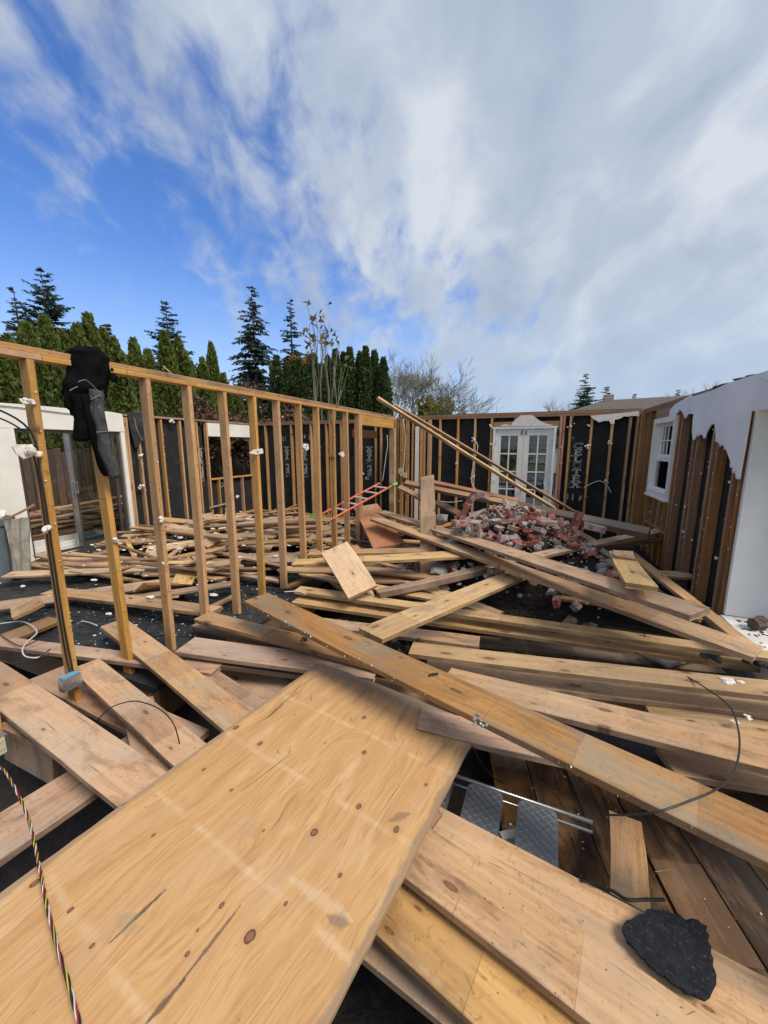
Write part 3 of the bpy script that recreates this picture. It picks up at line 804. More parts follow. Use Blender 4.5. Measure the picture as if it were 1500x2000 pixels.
yplate([(1152, 812), (1200, 808), (1248, 803), (1248, 813), (1233, 812), (1226, 814), (1219, 813), (1210, 818), (1200, 820), (1200, 827), (1193, 829), (1190, 822), (1180, 822), (1170, 825), (1160, 819)], BY - .012, .013, 'torn_drywall', M['gyp'], bw)
cr_ = MB()
for x in (-2.93, -2.84, -2.66, -2.46, -2.07, -1.70, -1.36, -1.04, .25, .40, .70, 1.02, 1.29):
    for k in range(13): lump(cr_, (x + R.uniform(-.02, .02), BY - .004, R.uniform(.1, 2.25)), R.uniform(.004, .010), R.random())
part(cr_, 'drywall_crumbs', M['gyp'], bw, kind='stuff')
for i, (px, py, s) in enumerate([(891, 905, .03), (925, 858, .035), (923, 932, .035), (960, 832, .03), (961, 866, .03), (1112, 834, .03), (1148, 873, .04), (1150, 830, .02), (1191, 865, .03), (1185, 940, .03), (960, 938, .025)]):
    p = atY(px, py, BY - .01)
    mb = MB(); rr = random.Random(i)
    for k in range(5): lump(mb, (p.x + rr.uniform(-1, 1) * s, p.y - .01, p.z + rr.uniform(-1, 1) * s), s * .55, i * 9 + k)
    part(mb, 'drywall_scrap', M['gyp'], bw)
for pts in ([(930, 862), (933, 875), (926, 900), (921, 930), (922, 945), (929, 956)], [(788, 818), (791, 850), (790, 890), (787, 930)], [(756, 850), (757, 870), (754, 890), (750, 920), (747, 940)], [(1140, 953), (1160, 942), (1175, 940), (1187, 950), (1193, 962)], [(860, 979), (880, 981), (903, 978)]):
    wb = MB(); wb.tube(spline([atY(a, b, BY - .05) for a, b in pts]), .008, 6); part(wb, 'electrical_cable', M['wire_white'], bw, smooth=True)
for (px, py) in ((785, 925), (791, 928), (782, 920)):
    p = atY(px, py, BY - .03); wb = MB(); wb.box(p, (.07, .05, .11)); part(wb, 'outlet_box', M['cream'], bw)

bl = empty('rear_left_house_wall', (-5, BL, 0), 'rear left wall with black sheathing printed upside down, seen between the bare studs', 'wall')
for x in (-7.33, -6.98, -6.55, -6.15, -5.55, -5.1, -4.68, -4.25, -3.75, -3.62, -3.33, -3.18): stick('stud', (x, BL + .045, .04), (x, BL + .045, 2.33), .038, .089, M['stud'], bl, XA, .003)
stick('top_plate', (-7.39, BL + .045, 2.35), (-3.1, BL + .045, 2.35), .089, .038, M['red'], bl, YA)
stick('top_plate', (-7.39, BL + .045, 2.389), (-3.1, BL + .045, 2.389), .092, .038, M['old'], bl, YA)
stick('bottom_plate', (-7.39, BL + .045, .02), (-3.1, BL + .045, .02), .089, .038, M['stud'], bl, YA)
for (a, b) in ((-7.39, -6.15), (-6.146, -4.93), (-4.926, -3.71), (-3.706, -3.0)): sheath_x(a, b, -.05, 2.42, BL + .094, bl)
mb = MB(); mb.box2((-3.0, 8.0, -.05), (-2.987, 8.5, 2.42)); part(mb, 'sheathing_panel', M['sheath'], bl)

# stencilled lettering, drawn as double strokes
def arc(cx, cy, rx, ry, a0, a1, n=12):
    return [(cx + rx * math.cos(math.radians(a0 + (a1 - a0) * i / n)), cy + ry * math.sin(math.radians(a0 + (a1 - a0) * i / n))) for i in range(n + 1)]
def seg(*p): return list(p)
GL = {
 'C': [arc(.5, .5, .42, .46, 50, 310), arc(.5, .5, .28, .34, 60, 300), seg((.80, .95), (.80, .68))],
 'E': [seg((.22, .03), (.22, .97)), seg((.34, .03), (.34, .97)), seg((.1, .97), (.85, .97)), seg((.1, .03), (.85, .03)), seg((.34, .5), (.68, .5)), seg((.85, .97), (.85, .75)), seg((.85, .03), (.85, .25)), seg((.68, .62), (.68, .38))],
 'L': [seg((.22, .03), (.22, .97)), seg((.34, .03), (.34, .97)), seg((.08, .97), (.5, .97)), seg((.08, .03), (.88, .03)), seg((.88, .03), (.88, .3))],
 'O': [arc(.5, .5, .44, .47, 0, 360, 20), arc(.5, .5, .28, .34, 0, 360, 16)],
 'T': [seg((.44, .03), (.44, .97)), seg((.57, .03), (.57, .97)), seg((.08, .97), (.92, .97)), seg((.3, .03), (.7, .03)), seg((.08, .97), (.08, .72)), seg((.92, .97), (.92, .72))],
 'X': [seg((.12, .97), (.82, .03)), seg((.24, .97), (.92, .03)), seg((.85, .97), (.15, .03)), seg((.02, .97), (.38, .97)), seg((.66, .97), (.98, .97)), seg((.0, .03), (.34, .03)), seg((.62, .03), (1., .03))],
 'B': [seg((.2, .03), (.2, .97)), arc(.2, .74, .5, .23, 90, -90, 8), arc(.2, .27, .6, .24, 90, -90, 8)],
 'I': [seg((.5, .03), (.5, .97)), seg((.3, .97), (.7, .97)), seg((.3, .03), (.7, .03))],
 'N': [seg((.15, .03), (.15, .97)), seg((.15, .97), (.85, .03)), seg((.85, .03), (.85, .97))],
 '1': [seg((.3, .75), (.5, .97), (.5, .03))],
 '3': [arc(.45, .73, .38, .23, 140, -90, 8), arc(.45, .27, .42, .24, 90, -140, 8)],
}
def stroke(mb, pts, w, f):
    for a, b in zip(pts[:-1], pts[1:]):
        a = Vector(a); b = Vector(b); d = (b - a)
        if d.length < 1e-6: continue
        d.normalize(); n = Vector((-d.y, d.x)) * w / 2; e = d * w * .4
        vs = [f(a - e + n), f(a - e - n), f(b + e - n), f(b + e + n)]
        mb.add(vs, [(0, 1, 2, 3)])
def glyph(mb, ch, ox, oz, w, h, sw_, f2):
    if ch not in GL: return
    for s in GL[ch]:
        stroke(mb, [(ox + x * w, oz + y * h) for x, y in s], sw_, f2)
def letters_col(parent, text, x, z0, z1, w, Y, flip=False):
    mb = MB(); n = len(text); H = (z0 - z1) / n
    cx, cz = x, (z0 + z1) / 2
    def f(p):
        a, b = p[0], p[1]
        if flip: a, b = 2 * cx - a, 2 * cz - b
        return (a, Y - .003, b)
    for i, ch in enumerate(text):
        k = 1.15 if i in (0, n - 1) else .95
        glyph(mb, ch, x - w * k / 2, z0 - (i + 1) * H + H * .06, w * k, H * .88, .017, f)
    return part(mb, 'lettering', M['print'], parent)
def letters_row(parent, text, x, z, w, h, Y, flip=False):
    mb = MB()
    W = w * len(text); cx = x + W / 2; cz = z + h / 2
    def f(p):
        a, b = p[0], p[1]
        if flip: a, b = 2 * cx - a, 2 * cz - b
        return (a, Y - .003, b)
    for i, ch in enumerate(text):
        k = 1 if i < 2 else .72
        glyph(mb, ch, x + i * w, z, w * .78 * k, h * k, .017, f)
    return part(mb, 'lettering', M['print'], parent)
letters_col(bw, 'CELOTEX', .525, 1.86, 1.02, .165, BY + .093)
letters_row(bw, 'BI N13', .40, .79, .068, .12, BY + .093)
# a few faint marks under the print
for (x, w) in ((-5.80, .17), (-6.36, .14), (-3.95, .15)):
    letters_col(bl, 'CELOTEX', x, 1.78, .98, w, BL + .093, True)
letters_row(bl, 'BI N13', -6.1 + .13, 1.95, .07, .12, BL + .093, True)
letters_row(bl, 'BI N13', -4.25, .98, .062, .11, BL + .093, False)
letters_row(bl, 'BI N13', -6.75, 1.92, .062, .11, BL + .093, True)
def letters_left(text, y, z0, z1, w):
    mb = MB(); n = len(text); H = (z0 - z1) / n; cz = (z0 + z1) / 2
    f = lambda p: (LX - .0905, 2 * y - p[0], 2 * cz - p[1])
    for i, ch in enumerate(text): glyph(mb, ch, y - w / 2, z0 - (i + 1) * H + H * .06, w, H * .88, .012, f)
    return part(mb, 'lettering', M['print'], lw)
letters_left('CELOTEX', 6.72, 1.75, .95, .12); letters_left('O', 7.3, .9, .76, .13)

# ---------------- French doors
FX0, FX1 = -1.0, .13
fd = empty('french_doors', ((FX0 + FX1) / 2, BY, 0), 'pair of white French doors with ten panes each, still closed in the back wall', 'French doors')
def fb(x0, x1, z0, z1, y0, y1, mat, name, parent=fd, **kw):
    mb = MB(); mb.box2((x0, y0, z0), (x1, y1, z1)); return part(mb, name, mat, parent)
fb(FX0 - .0, FX0 + .045, .02, 2.12, BY - .02, BY + .09, M['white'], 'jamb'); fb(FX1 - .045, FX1, .02, 2.12, BY - .02, BY + .09, M['white'], 'jamb')
fb(FX0 - .01, FX1 + .01, 2.121, 2.155, BY - .022, BY + .09, M['white'], 'head_jamb')
mid = (FX0 + FX1) / 2
for s, (a, b) in enumerate(((FX0 + .048, mid - .003), (mid + .003, FX1 - .048))):
    d = empty('door', (a, BY + .03, 0), None, None); d.parent = fd; d.matrix_basis = fd.matrix_basis.inverted() @ d.matrix_basis
    def dp(mb, name, mat):
        o = mb.build(name, mat, d); o.matrix_basis = (fd.matrix_basis @ d.matrix_basis).inverted(); return o
    y0, y1 = BY + .02, BY + .06
    SW = .10
    mb = MB(); mb.box2((a, y0, .03), (a + SW, y1, 2.115)); mb.box2((b - SW, y0, .03), (b, y1, 2.115))
    mb.box2((a + SW, y0, 1.99), (b - SW, y1, 2.115)); mb.box2((a + SW, y0, .03), (b - SW, y1, .27))
    dp(mb, 'door_frame', M['white'])
    gx0, gx1, gz0, gz1 = a + SW, b - SW, .27, 1.99
    mb = MB(); cx = (gx0 + gx1) / 2
    mb.box2((cx - .012, y0 + .004, gz0), (cx + .012, y1 - .004, gz1))
    for r in range(1, 5):
        z = gz0 + (gz1 - gz0) * r / 5
        mb.box2((gx0, y0 + .006, z - .012), (cx - .012, y1 - .006, z + .012)); mb.box2((cx + .012, y0 + .006, z - .012), (gx1, y1 - .006, z + .012))
    dp(mb, 'muntins', M['white'])
    for r in range(5):
        for cc in range(2):
            z = gz0 + (gz1 - gz0) * r / 5; hh = (gz1 - gz0) / 5
            xx = gx0 if cc == 0 else cx
            mb = MB(); mb.box2((xx + .012 * cc, y0 + .018, z + .012), (xx + (gx1 - gx0) / 2 - .012 * (1 - cc), y0 + .022, z + hh - .012)); dp(mb, 'glass_pane', M['glass'])
    bxx = (b - .035) if s == 0 else (a + .035)
    mb = MB(); mb.box2((bxx - .008, y0 - .012, 2.0), (bxx + .008, y0, 2.09)); mb.box2((bxx - .013, y0 - .016, 2.03), (bxx + .013, y0, 2.045)); dp(mb, 'flush_bolt', M['iron'])
    hx = a + .004 if s == 0 else b - .004
    for z in (.3, 1.08, 1.85):
        mb = MB(); mb.box2((hx - .008, y0 - .012, z - .05), (hx + .008, y0, z + .05)); dp(mb, 'hinge', M['galv'])
    if s == 1:
        mb = MB(); mb.tube([(a + .05, y0 - .001, 1.0), (a + .05, y0 - .04, 1.0)], [.012, .012], 8); mb.tube([(a + .05, y0 - .038, 1.0), (a + .05, y0 - .05, 1.0), (a + .05, y0 - .07, 1.0)], [.018, .03, .02], 10); mb.tube([(a + .05, y0 - .008, 1.0), (a + .05, y0, 1.0)], .03, 12)
        dp(mb, 'door_knob', M['brass'])

# ---------------- right wall
def rwx(y): return 1.62 - (y - 4.35) * (.16 / 3.55)
rw = empty('right_house_wall', (1.6, 6, 0), 'right hand wall with close brown studs and the last torn drywall around its top', 'wall')
AL = Vector((-(.16 / 3.55), 1, 0)).normalized()
for y in (4.45, 4.58, 4.98, 5.10, 5.50, 5.62, 6.05, 7.17, 7.52, 7.82):
    stick('stud', (rwx(y) + .045, y, .13), (rwx(y) + .045, y, 2.33), .038, .089, M['brown'], rw, AL, .002)
stick('window_post', (rwx(6.16) + .045, 6.16, .13), (rwx(6.16) + .045, 6.16, 2.33), .038, .089, M['brown'], rw, AL)
for y in (6.35, 6.6, 6.85): stick('cripple_stud', (rwx(y) + .045, y, .13), (rwx(y) + .045, y, 1.05), .038, .089, M['brown'], rw, AL)
stick('window_sill_plate', (rwx(6.18) + .045, 6.18, .62), (rwx(7.14) + .045, 7.14, .62), .089, .038, M['brown'], rw, XA)
stick('window_header', (rwx(6.18) + .04, 6.18, 2.26), (rwx(7.14) + .04, 7.14, 2.26), .14, .08, M['brown'], rw, Vector((0, 0, 1)))
stick('top_plate', (rwx(4.0) + .045, 4.0, 2.35), (rwx(7.88) + .045, 7.88, 2.35), .089, .038, M['old'], rw, XA)
stick('top_plate', (rwx(4.0) + .045, 4.0, 2.389), (rwx(7.88) + .045, 7.88, 2.389), .092, .038, M['old'], rw, XA)
for (a, b) in ((4.37, 5.30), (5.304, 6.18)): 
    mb = MB(); mb.prism([(rwx(a) + .095, a), (rwx(b) + .095, b), (rwx(b) + .11, b), (rwx(a) + .11, a)], (0, 0, -.1), (1, 0, 0), (0, 1, 0), 2.5); part(mb, 'sheathing_board', M['sheath'], rw)
mb = MB(); mb.prism([(rwx(7.12) + .095, 7.12), (rwx(7.9) + .095, 7.9), (rwx(7.9) + .11, 7.9), (rwx(7.12) + .11, 7.12)], (0, 0, -.1), (1, 0, 0), (0, 1, 0), 2.5); part(mb, 'sheathing_board', M['sheath'], rw)
for z0, z1 in ((-.1, 1.07), (2.2, 2.4)):
    mb = MB(); mb.prism([(rwx(6.184) + .095, 6.184), (rwx(7.116) + .095, 7.116), (rwx(7.116) + .11, 7.116), (rwx(6.184) + .11, 6.184)], (0, 0, z0), (1, 0, 0), (0, 1, 0), z1 - z0); part(mb, 'sheathing_board', M['sheath'], rw)
# torn drywall, outline in the plane of the wall
def wallpt(px, py, off=0.0):
    d = ray(px, py)      # plane x = 1.62+off - k (y-4.35)
    k = .16 / 3.55
    t = (1.62 + off + k * 4.35) / (d.x + k * d.y)
    return d * t + Vector((0, 0, EYE))
def wallplate(pts, off, t, name, mat, parent):
    P = [wallpt(a, b, off) for a, b in pts]
    O = Vector((1.62 + off, 4.35, 0)); 
    poly = [((p - O).dot(AL), p.z) for p in P]
    mb = MB(); mb.prism(poly[::-1], O, AL, (0, 0, 1), -t); return part(mb, name, mat, parent)
wallplate([(1311, 800), (1320, 790), (1330, 784), (1340, 778), (1349, 772), (1356, 774), (1375, 768), (1395, 762), (1420, 750), (1450, 740), (1500, 725), (1560, 705), (1560, 779), (1500, 799), (1469, 803), (1458, 870), (1446, 936), (1441, 930), (1436, 917), (1431, 912), (1429, 900), (1424, 886), (1418, 872), (1409, 866), (1401, 862), (1400, 845), (1399, 830), (1396, 827), (1390, 832), (1384, 842), (1378, 854), (1374, 850), (1369, 847), (1364, 849), (1359, 858), (1356, 860), (1354, 845), (1355, 822), (1357, 809), (1350, 808), (1343, 810), (1340, 818), (1337, 808), (1333, 803), (1330, 800), (1326, 802), (1322, 812), (1318, 820), (1312, 820), (1308, 816)], -.013, .013, 'torn_drywall', M['plaster'], rw)
cr_ = MB()
for y in (4.45, 4.58, 4.98, 5.10, 5.50, 5.62, 6.05, 7.17, 7.52, 7.82):
    for k in range(16): lump(cr_, (rwx(y) - .004, y + R.uniform(-.02, .02), R.uniform(.2, 2.2)), R.uniform(.002, .006), R.random(), 1.3)
part(cr_, 'drywall_crumbs', M['gyp'], rw, kind='stuff')
for i, (px, py, s) in enumerate([(1426, 942, .03), (1335, 1038, .035), (1352, 1055, .022), (1400, 1090, .03), (1339, 990, .028), (1322, 986, .025), (1293, 1012, .03), (1269, 1000, .03), (1393, 925, .02), (1370, 925, .02), (1384, 1012, .016), (1241, 845, .02), (1318, 870, .018)]):
    p = wallpt(px, py, -.01); blob(p.y, p.z, s * .5, p.x - .005, seed=i + 80, parent=rw)
mb = MB()
for k, (px, py) in enumerate([(1418, 872), (1430, 908), (1441, 930), (1409, 866), (1401, 858), (1378, 852), (1366, 849), (1355, 840), (1343, 810), (1326, 803), (1316, 818), (1436, 918)]):
    p = wallpt(px, py, -.016); lump(mb, p + Vector((-.006, 0, 0)), (.010, .045, .035), k + 300)
part(mb, 'torn_paper', M['gyp'], rw, kind='stuff')
# upper rim rags of felt
mb = MB()
for (px, py) in ((1333, 783), (1345, 774), (1352, 772), (1398, 757), (1410, 752), (1440, 742), (1460, 737)):
    p = wallpt(px, py); lump(mb, (p.x + .02, p.y, p.z + .005), (.05, .12, .012), px)
part(mb, 'felt_rags', M['roof'], rw, kind='stuff')
# deep opening with white reveal, beyond it the casing and sill
bay = empty('bay_opening', (1.8, 4.2, .2), 'deep plastered bay opening with a white sill at the right edge of the picture', 'bay opening')
mb = MB(); mb.box2((1.632, 4.355, .24), (2.2, 4.40, 2.10)); part(mb, 'reveal', M['plaster'], bay)
mb = MB(); mb.box2((1.632, 2.6, 2.10), (2.2, 4.40, 2.13)); part(mb, 'soffit', M['plaster'], bay)
mb = MB(); mb.box2((1.60, 2.2, .19), (2.2, 4.352, .235)); part(mb, 'sill', M['white2'], bay)
mb = MB(); mb.box2((1.585, 2.2, .05), (1.598, 4.36, .225)); part(mb, 'sill_apron', M['white2'], bay)
mb = MB(); mb.box2((1.99, 4.28, .237), (2.05, 4.352, 2.098)); part(mb, 'casing', M['white'], bay)
mb = MB(); mb.box2((2.07, 4.20, .237), (2.13, 4.352, 2.098)); part(mb, 'casing', M['white'], bay)
mb = MB(); mb.box2((1.98, 2.3, .237), (2.1, 4.19, .30)); part(mb, 'threshold', M['white'], bay)
mb = MB(); mb.tube([wallpt(1468, 742, -.02), wallpt(1480, 740, -.02), wallpt(1492, 739, -.03), wallpt(1493, 745, -.04)], .004, 5); part(mb, 'wire_stub', M['wire_white'], rw)
mb = MB()
for k in range(130): lump(mb, (R.uniform(1.66, 1.95), R.uniform(2.9, 4.3), .238), (R.uniform(.004, .02), R.uniform(.004, .02), .004), k)
part(mb, 'soot_flecks', M['felt'], bay, kind='stuff')
fl_ = empty('broken_floodlight', (1.80, 4.12, .236), 'small broken dark brown lamp lying on the white sill', 'lamp')
mb = MB(); mb.tube([(1.74, 4.08, .29), (1.80, 4.12, .30), (1.86, 4.14, .285)], [.045, .06, .03], 8); part(mb, 'lamp_body', M['brickd'], fl_)
mb = MB(); mb.tube([(1.725, 4.07, .288), (1.742, 4.08, .29)], [.055, .05], 8); part(mb, 'lamp_rim', M['iron'], fl_)
mb = MB(); mb.tube(spline([(1.86, 4.14, .27), (1.90, 4.0, .245), (1.85, 3.8, .245), (1.92, 3.6, .245)]), .006, 5); part(mb, 'lamp_cord', M['blackp'], fl_)

# sash window in the right wall
wn = empty('sash_window', (1.52, 6.65, 1.08), 'white double hung sash window with a gridded upper sash in the brown stud wall', 'window')
def wbar(y0, y1, z0, z1, o0, o1, mat, name, parent=wn):
    mb = MB(); mb.prism([(rwx(y0) + o0, y0), (rwx(y0) + o1, y0), (rwx(y1) + o1, y1), (rwx(y1) + o0, y1)], (0, 0, z0), (1, 0, 0), (0, 1, 0), z1 - z0); return part(mb, name, mat, parent)
wbar(6.19, 6.25, 1.08, 2.19, -.03, .09, M['white'], 'frame'); wbar(7.06, 7.12, 1.08, 2.19, -.03, .09, M['white'], 'frame')
wbar(6.253, 7.057, 2.12, 2.19, -.03, .09, M['white'], 'frame'); wbar(6.253, 7.057, 1.08, 1.15, -.03, .09, M['white'], 'frame')
wbar(6.17, 7.14, 1.05, 1.078, -.05, .06, M['white'], 'sill')
for (z0, z1, o) in ((1.63, 2.118, .055), (1.152, 1.625, .02)):
    wbar(6.255, 6.30, z0, z1, o, o + .03, M['white'], 'sash'); wbar(7.01, 7.055, z0, z1, o, o + .03, M['white'], 'sash')
    wbar(6.302, 7.008, z1 - .045, z1, o, o + .03, M['white'], 'sash'); wbar(6.302, 7.008, z0, z0 + .04, o, o + .03, M['white'], 'sash')
    wbar(6.302, 7.008, z0 + .042, z1 - .047, o + .012, o + .016, M['glass'], 'glass_pane')
for y in (6.50, 6.66, 6.82): wbar(y - .007, y + .007, 1.673, 2.07, .045, .053, M['white'], 'muntin')
wbar(6.302, 7.008, 1.865, 1.88, .043, .0445, M['white'], 'muntin')

# ================================================================ LOOSE BOARDS
BOARDS = []
def slab_mesh(name, L, W, T, mat, rag=.0, split=False, warp=.006, seg=9, seed=0):
    """top face at z=0, x from 0 to L, y from -W/2 to W/2; worn edges, slightly sprung and twisted"""
    rr = random.Random(seed)
    mb = MB(); c = .0035; ph = rr.random() * 9; tw = rr.uniform(-1, 1) * .010
    ys = [(-W / 2, -T + c), (-W / 2, -c), (-W / 2 + c, 0), (W / 2 - c, 0), (W / 2, -c), (W / 2, -T + c), (W / 2 - c, -T), (-W / 2 + c, -T)]
    vs = []
    for i in range(seg + 1):
        t = i / seg; bow = warp * math.sin(t * PI) * math.sin(ph); up = warp * .7 * math.sin(t * PI * 1.3 + ph)
        for k, (y, z) in enumerate(ys):
            x = t * L
            if i in (0, seg): x += rr.uniform(-1, 1) * rag
            jy = rr.uniform(-1, 1) * .0012
            vs.append((x, y + bow + jy, z + up + tw * (t - .5) * y / W * 2 + rr.uniform(-1, 1) * .0008))
    fs = []
    for i in range(seg):
        for k in range(8):
            k2 = (k + 1) % 8; fs.append((i * 8 + k, (i + 1) * 8 + k, (i + 1) * 8 + k2, i * 8 + k2))
    fs.append(tuple(range(8))); fs.append(tuple(seg * 8 + k for k in range(8))[::-1])
    return mb.add(vs, fs).mesh(name, mat)
def lay(name, A, B, W, T, mat, label, cat, group=None, side=0, roll=0, rag=.007, extA=0, extB=0, warp=.009, seed=None):
    """board with top-face edge from A to B; side +1/-1 shifts the body left/right of the edge, 0 centred"""
    A = Vector(A); B = Vector(B); u = (B - A).normalized()
    A = A - u * extA; B = B + u * extB; L = (B - A).length
    n = Vector((-u.y, u.x, 0)).normalized()
    n = Matrix.Rotation(roll, 3, u) @ n
    z = u.cross(n)
    C = A + n * side * W / 2
    seed = seed if seed is not None else len(BOARDS) + 5
    me = slab_mesh(name, L, W, T, mat, rag, warp=warp, seed=seed)
    o = put(name, me, None, label=label, cat=cat, group=group)
    o.matrix_basis = Matrix.Translation(C) @ Matrix((u, n, z)).transposed().to_4x4()
    BOARDS.append((o, L, W))
    return o
def near(a, b, zA, zB, W, mat, label, T=.038, rag_=None, extA=0, extB=0, mode='near', cat='plank', name='plank', **kw):
    A = atZ(*a, zA); B = atZ(*b, zB); u = (B - A).normalized(); n = Vector((-u.y, u.x, 0))
    m = (A + B) / 2; s = 1 if (n.x * m.x + n.y * m.y) > 0 else -1     # away from the viewer's spot
    if mode == 'far': s = -s
    return lay(name, A, B, W, T, mat, label, cat, side=s, extA=extA, extB=extB, **kw)
W10, W8, W6 = .235, .184, .14
# foreground
near((845, 1565), (1500, 1910), .085, .045, .222, M['pine'], 'wide clean plank carrying the black felt scrap, lowest right of the foreground', mode='far', extA=.55, extB=.5)
near((760, 1695), (1150, 2000), .125, .085, W10, M['stained'], 'wide stained plank with footprints of plaster, next to the one with the felt scrap', extA=.55, extB=.9)
near((700, 1790), (925, 1998), .06, .04, W10, M['pine'], 'wide plank with a round knot, coming out from under the plywood corner at the bottom', extA=.12, extB=.9)
near((670, 1845), (860, 2000), -.06, -.07, W8, M['old'], 'dark lower plank half hidden below the bottom edge planks', extA=.2, extB=.7)
L1 = near((476, 1172), (1500, 1685), .52, .48, W10, M['long'], 'longest plank, orange and grey stained, running diagonally across the whole pile past the plywood corner', extB=.7, warp=.01)
near((1056, 1388), (1500, 1502), .29, .34, W10, M['pine'], 'wide plank with a rough sawn edge just behind the longest diagonal one', extA=.62, extB=.9)
near((810, 1276), (1500, 1359), .24, .33, W8, M['pale'], 'pale plank with many small nail holes, carrying a lump of plaster at its right end', extA=.05, extB=.8)
near((960, 1330), (1500, 1396), .10, .15, W10, M['pale'], 'pale knotty plank lying under the nail-holed plank on the right', extA=.5, extB=.8)
near((1339, 1517), (1500, 1542), .17, .15, W8, M['pine'], 'short pale plank end showing right of the black felt sheet', extA=.04, extB=.8)
near((1317, 1420), (1500, 1446), .10, .12, W8, M['pale'], 'thin light plank glimpsed between two wider planks at the right edge', extA=.1, extB=.8)
near((574, 1154), (1500, 1285), .22, .27, W6, M['pale'], 'upper one of two long level planks crossing the middle, burnt patch near its right end', extB=.8)
near((570, 1176), (1500, 1308), .14, .15, W8, M['pale'], 'lower one of two long level planks crossing the middle, orange rot at its right end', extB=.8)
near((650, 1225), (936, 1263), .09, .08, W8, M['pine'], 'short plank with a clean cut end lying under the crossing light plank', extA=.3)
near((746, 1250), (1022, 1128), .50, .43, W10, M['pale'], 'light yellow plank crossing upward to the right over the level planks', extB=.35)
near((730, 998), (1347, 1199), .60, .76, W10, M['pine'], 'upper of the two big diagonal planks sloping down to the right wall')
near((723, 1014), (1470, 1282), .64, .50, W10, M['pine'], 'lower of the two big diagonal planks, with a brown stain and broken end')
near((1070, 1085), (1337, 1028), .62, .62, .15, M['pale'], 'light board rising to the right wall, its end propped against the studs', extA=.1)
near((1085, 1075), (1330, 1050), .55, .50, .15, M['old'], 'grey board wedged under the light propped board by the right wall', extA=.3)
near((570, 1104), (894, 1086), .46, .52, .24, M['pale'], 'light level plank running from the stud wall to under the big diagonal planks', extB=.25)
near((600, 1084), (830, 1078), .42, .46, .22, M['pine'], 'brownish level plank just behind the light one by the stud wall', extB=.2)
near((740, 1158), (963, 1108), .30, .42, .12, M['old'], 'splintered narrow beam in the rubble pit', T=.07, extB=.2, rag=.02, cat='beam', name='beam')
# left side
near((0, 1392), (196, 1548), .165, .145, W10, M['pink'], 'wide dusty pink plank at the left edge ending at the plywood', extA=.8, extB=.35)
near((138, 1306), (320, 1476), .165, .15, W8, M['pink'], 'plank with a black wire arched over it, second from the left edge', extB=.4)
near((196, 1224), (422, 1414), .17, .16, .20, M['pink'], 'plank with a grey plaster smear, starting between the second and third stud', extB=.4)
near((0, 1260), (412, 1316), .10, .12, W6, M['pink'], 'long thin plank passing behind the two nearest studs', extA=.8)
near((352, 1272), (600, 1308), .20, .17, W10, M['pink'], 'pale dusty plank with a dark cut line, ending behind the plywood top corner', extA=.05, extB=.5)
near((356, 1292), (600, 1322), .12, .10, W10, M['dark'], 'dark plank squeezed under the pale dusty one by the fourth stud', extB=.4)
near((116, 1164), (392, 1196), .14, .18, .20, M['pine'], 'flat plank across the black felt floor behind the first studs', extA=.3, extB=.1)
near((378, 1208), (722, 1300), .26, .22, W8, M['long'], 'reddish plank with plaster crumbs running under the longest diagonal plank', extB=.4)
near((372, 1222), (620, 1278), .13, .12, W6, M['old'], 'thin grey plank stacked under the reddish plank')
near((424, 1318), (496, 1364), -.05, -.05, .30, M['pink'], 'plaster-splashed board low in the gap beside the plywood corner', extA=.15, extB=.5, cat='board', name='board')
near((100, 1352), (240, 1424), .03, .0, W10, M['pink'], 'low plank glimpsed in the dark gap under the wire arch', extA=.3, extB=.5)
near((0, 1681), (130, 1590), -.02, -.02, .30, M['pink'], 'dusty board at the left edge below the coloured wires', extA=.4, extB=.5, mode='near', cat='board', name='board')
near((124, 1210), (0, 1262), .08, .06, W10, M['old'], 'worn plank under the white cables at the left', extB=.5)
near((54, 1192), (82, 1178), .20, .24, .30, M['pine'], 'short square-cut board standing askew left of the first stud', cat='board', name='board', extA=.12)
near((144, 1096), (310, 1050), .10, .12, .20, M['pine'], 'tan plank slanting towards the sliding door', extB=.3)
near((36, 1099), (452, 1115), .16, .20, .07, M['old'], 'long narrow batten lying level behind the first five studs', T=.05, cat='batten', name='batten')
near((236, 1116), (432, 1132), .10, .14, .12, M['pine'], 'narrow plank under the long batten, ending at the fifth stud')
for i, (xx, yy, zz, ang, ll, ww, mt, lab) in enumerate([
    (-2.5, 1.55, .06, -.50, 2.2, .184, 'pink', 'dusty plank low in the pile, nearest the foot of the second stud'),
    (-2.3, 1.95, .10, -.25, 2.0, .14, 'old', 'thin worn plank low in the pile behind the dusty cut-line plank'),
    (-2.6, 2.55, .05, .05, 1.9, .184, 'pine', 'plank lying low on the felt edge, left of the short split plank'),
    (-2.2, 2.85, .12, -.18, 1.7, .14, 'pale', 'pale thin plank low behind the left ends of the two long level planks'),
    (-1.9, 2.45, .0, .02, 1.9, .235, 'old', 'wide worn plank at the bottom of the pile under the light crossing plank'),
    (-.1, 2.98, -.02, .08, 2.6, .235, 'pine', 'wide plank at the bottom of the pile below the plaster lump'),
    (.30, 3.28, -.02, .12, 2.2, .184, 'old', 'worn plank at the bottom of the pile under the level planks at right'),
    (.35, 2.62, .0, .10, 2.2, .235, 'pale', 'pale wide plank at the very bottom on the right under the wire loop'),
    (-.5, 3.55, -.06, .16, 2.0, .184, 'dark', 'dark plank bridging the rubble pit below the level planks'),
    (-1.9, 1.25, -.02, -.7, 1.4, .235, 'pink', 'dusty wide plank deep in the gap left of the plywood corner')]):
    d = Vector((math.cos(ang), math.sin(ang), 0)); A = Vector((xx, yy, zz))
    lay('plank', A, A + d * ll, ww, .038, M[mt], lab, 'plank', rag=.006)
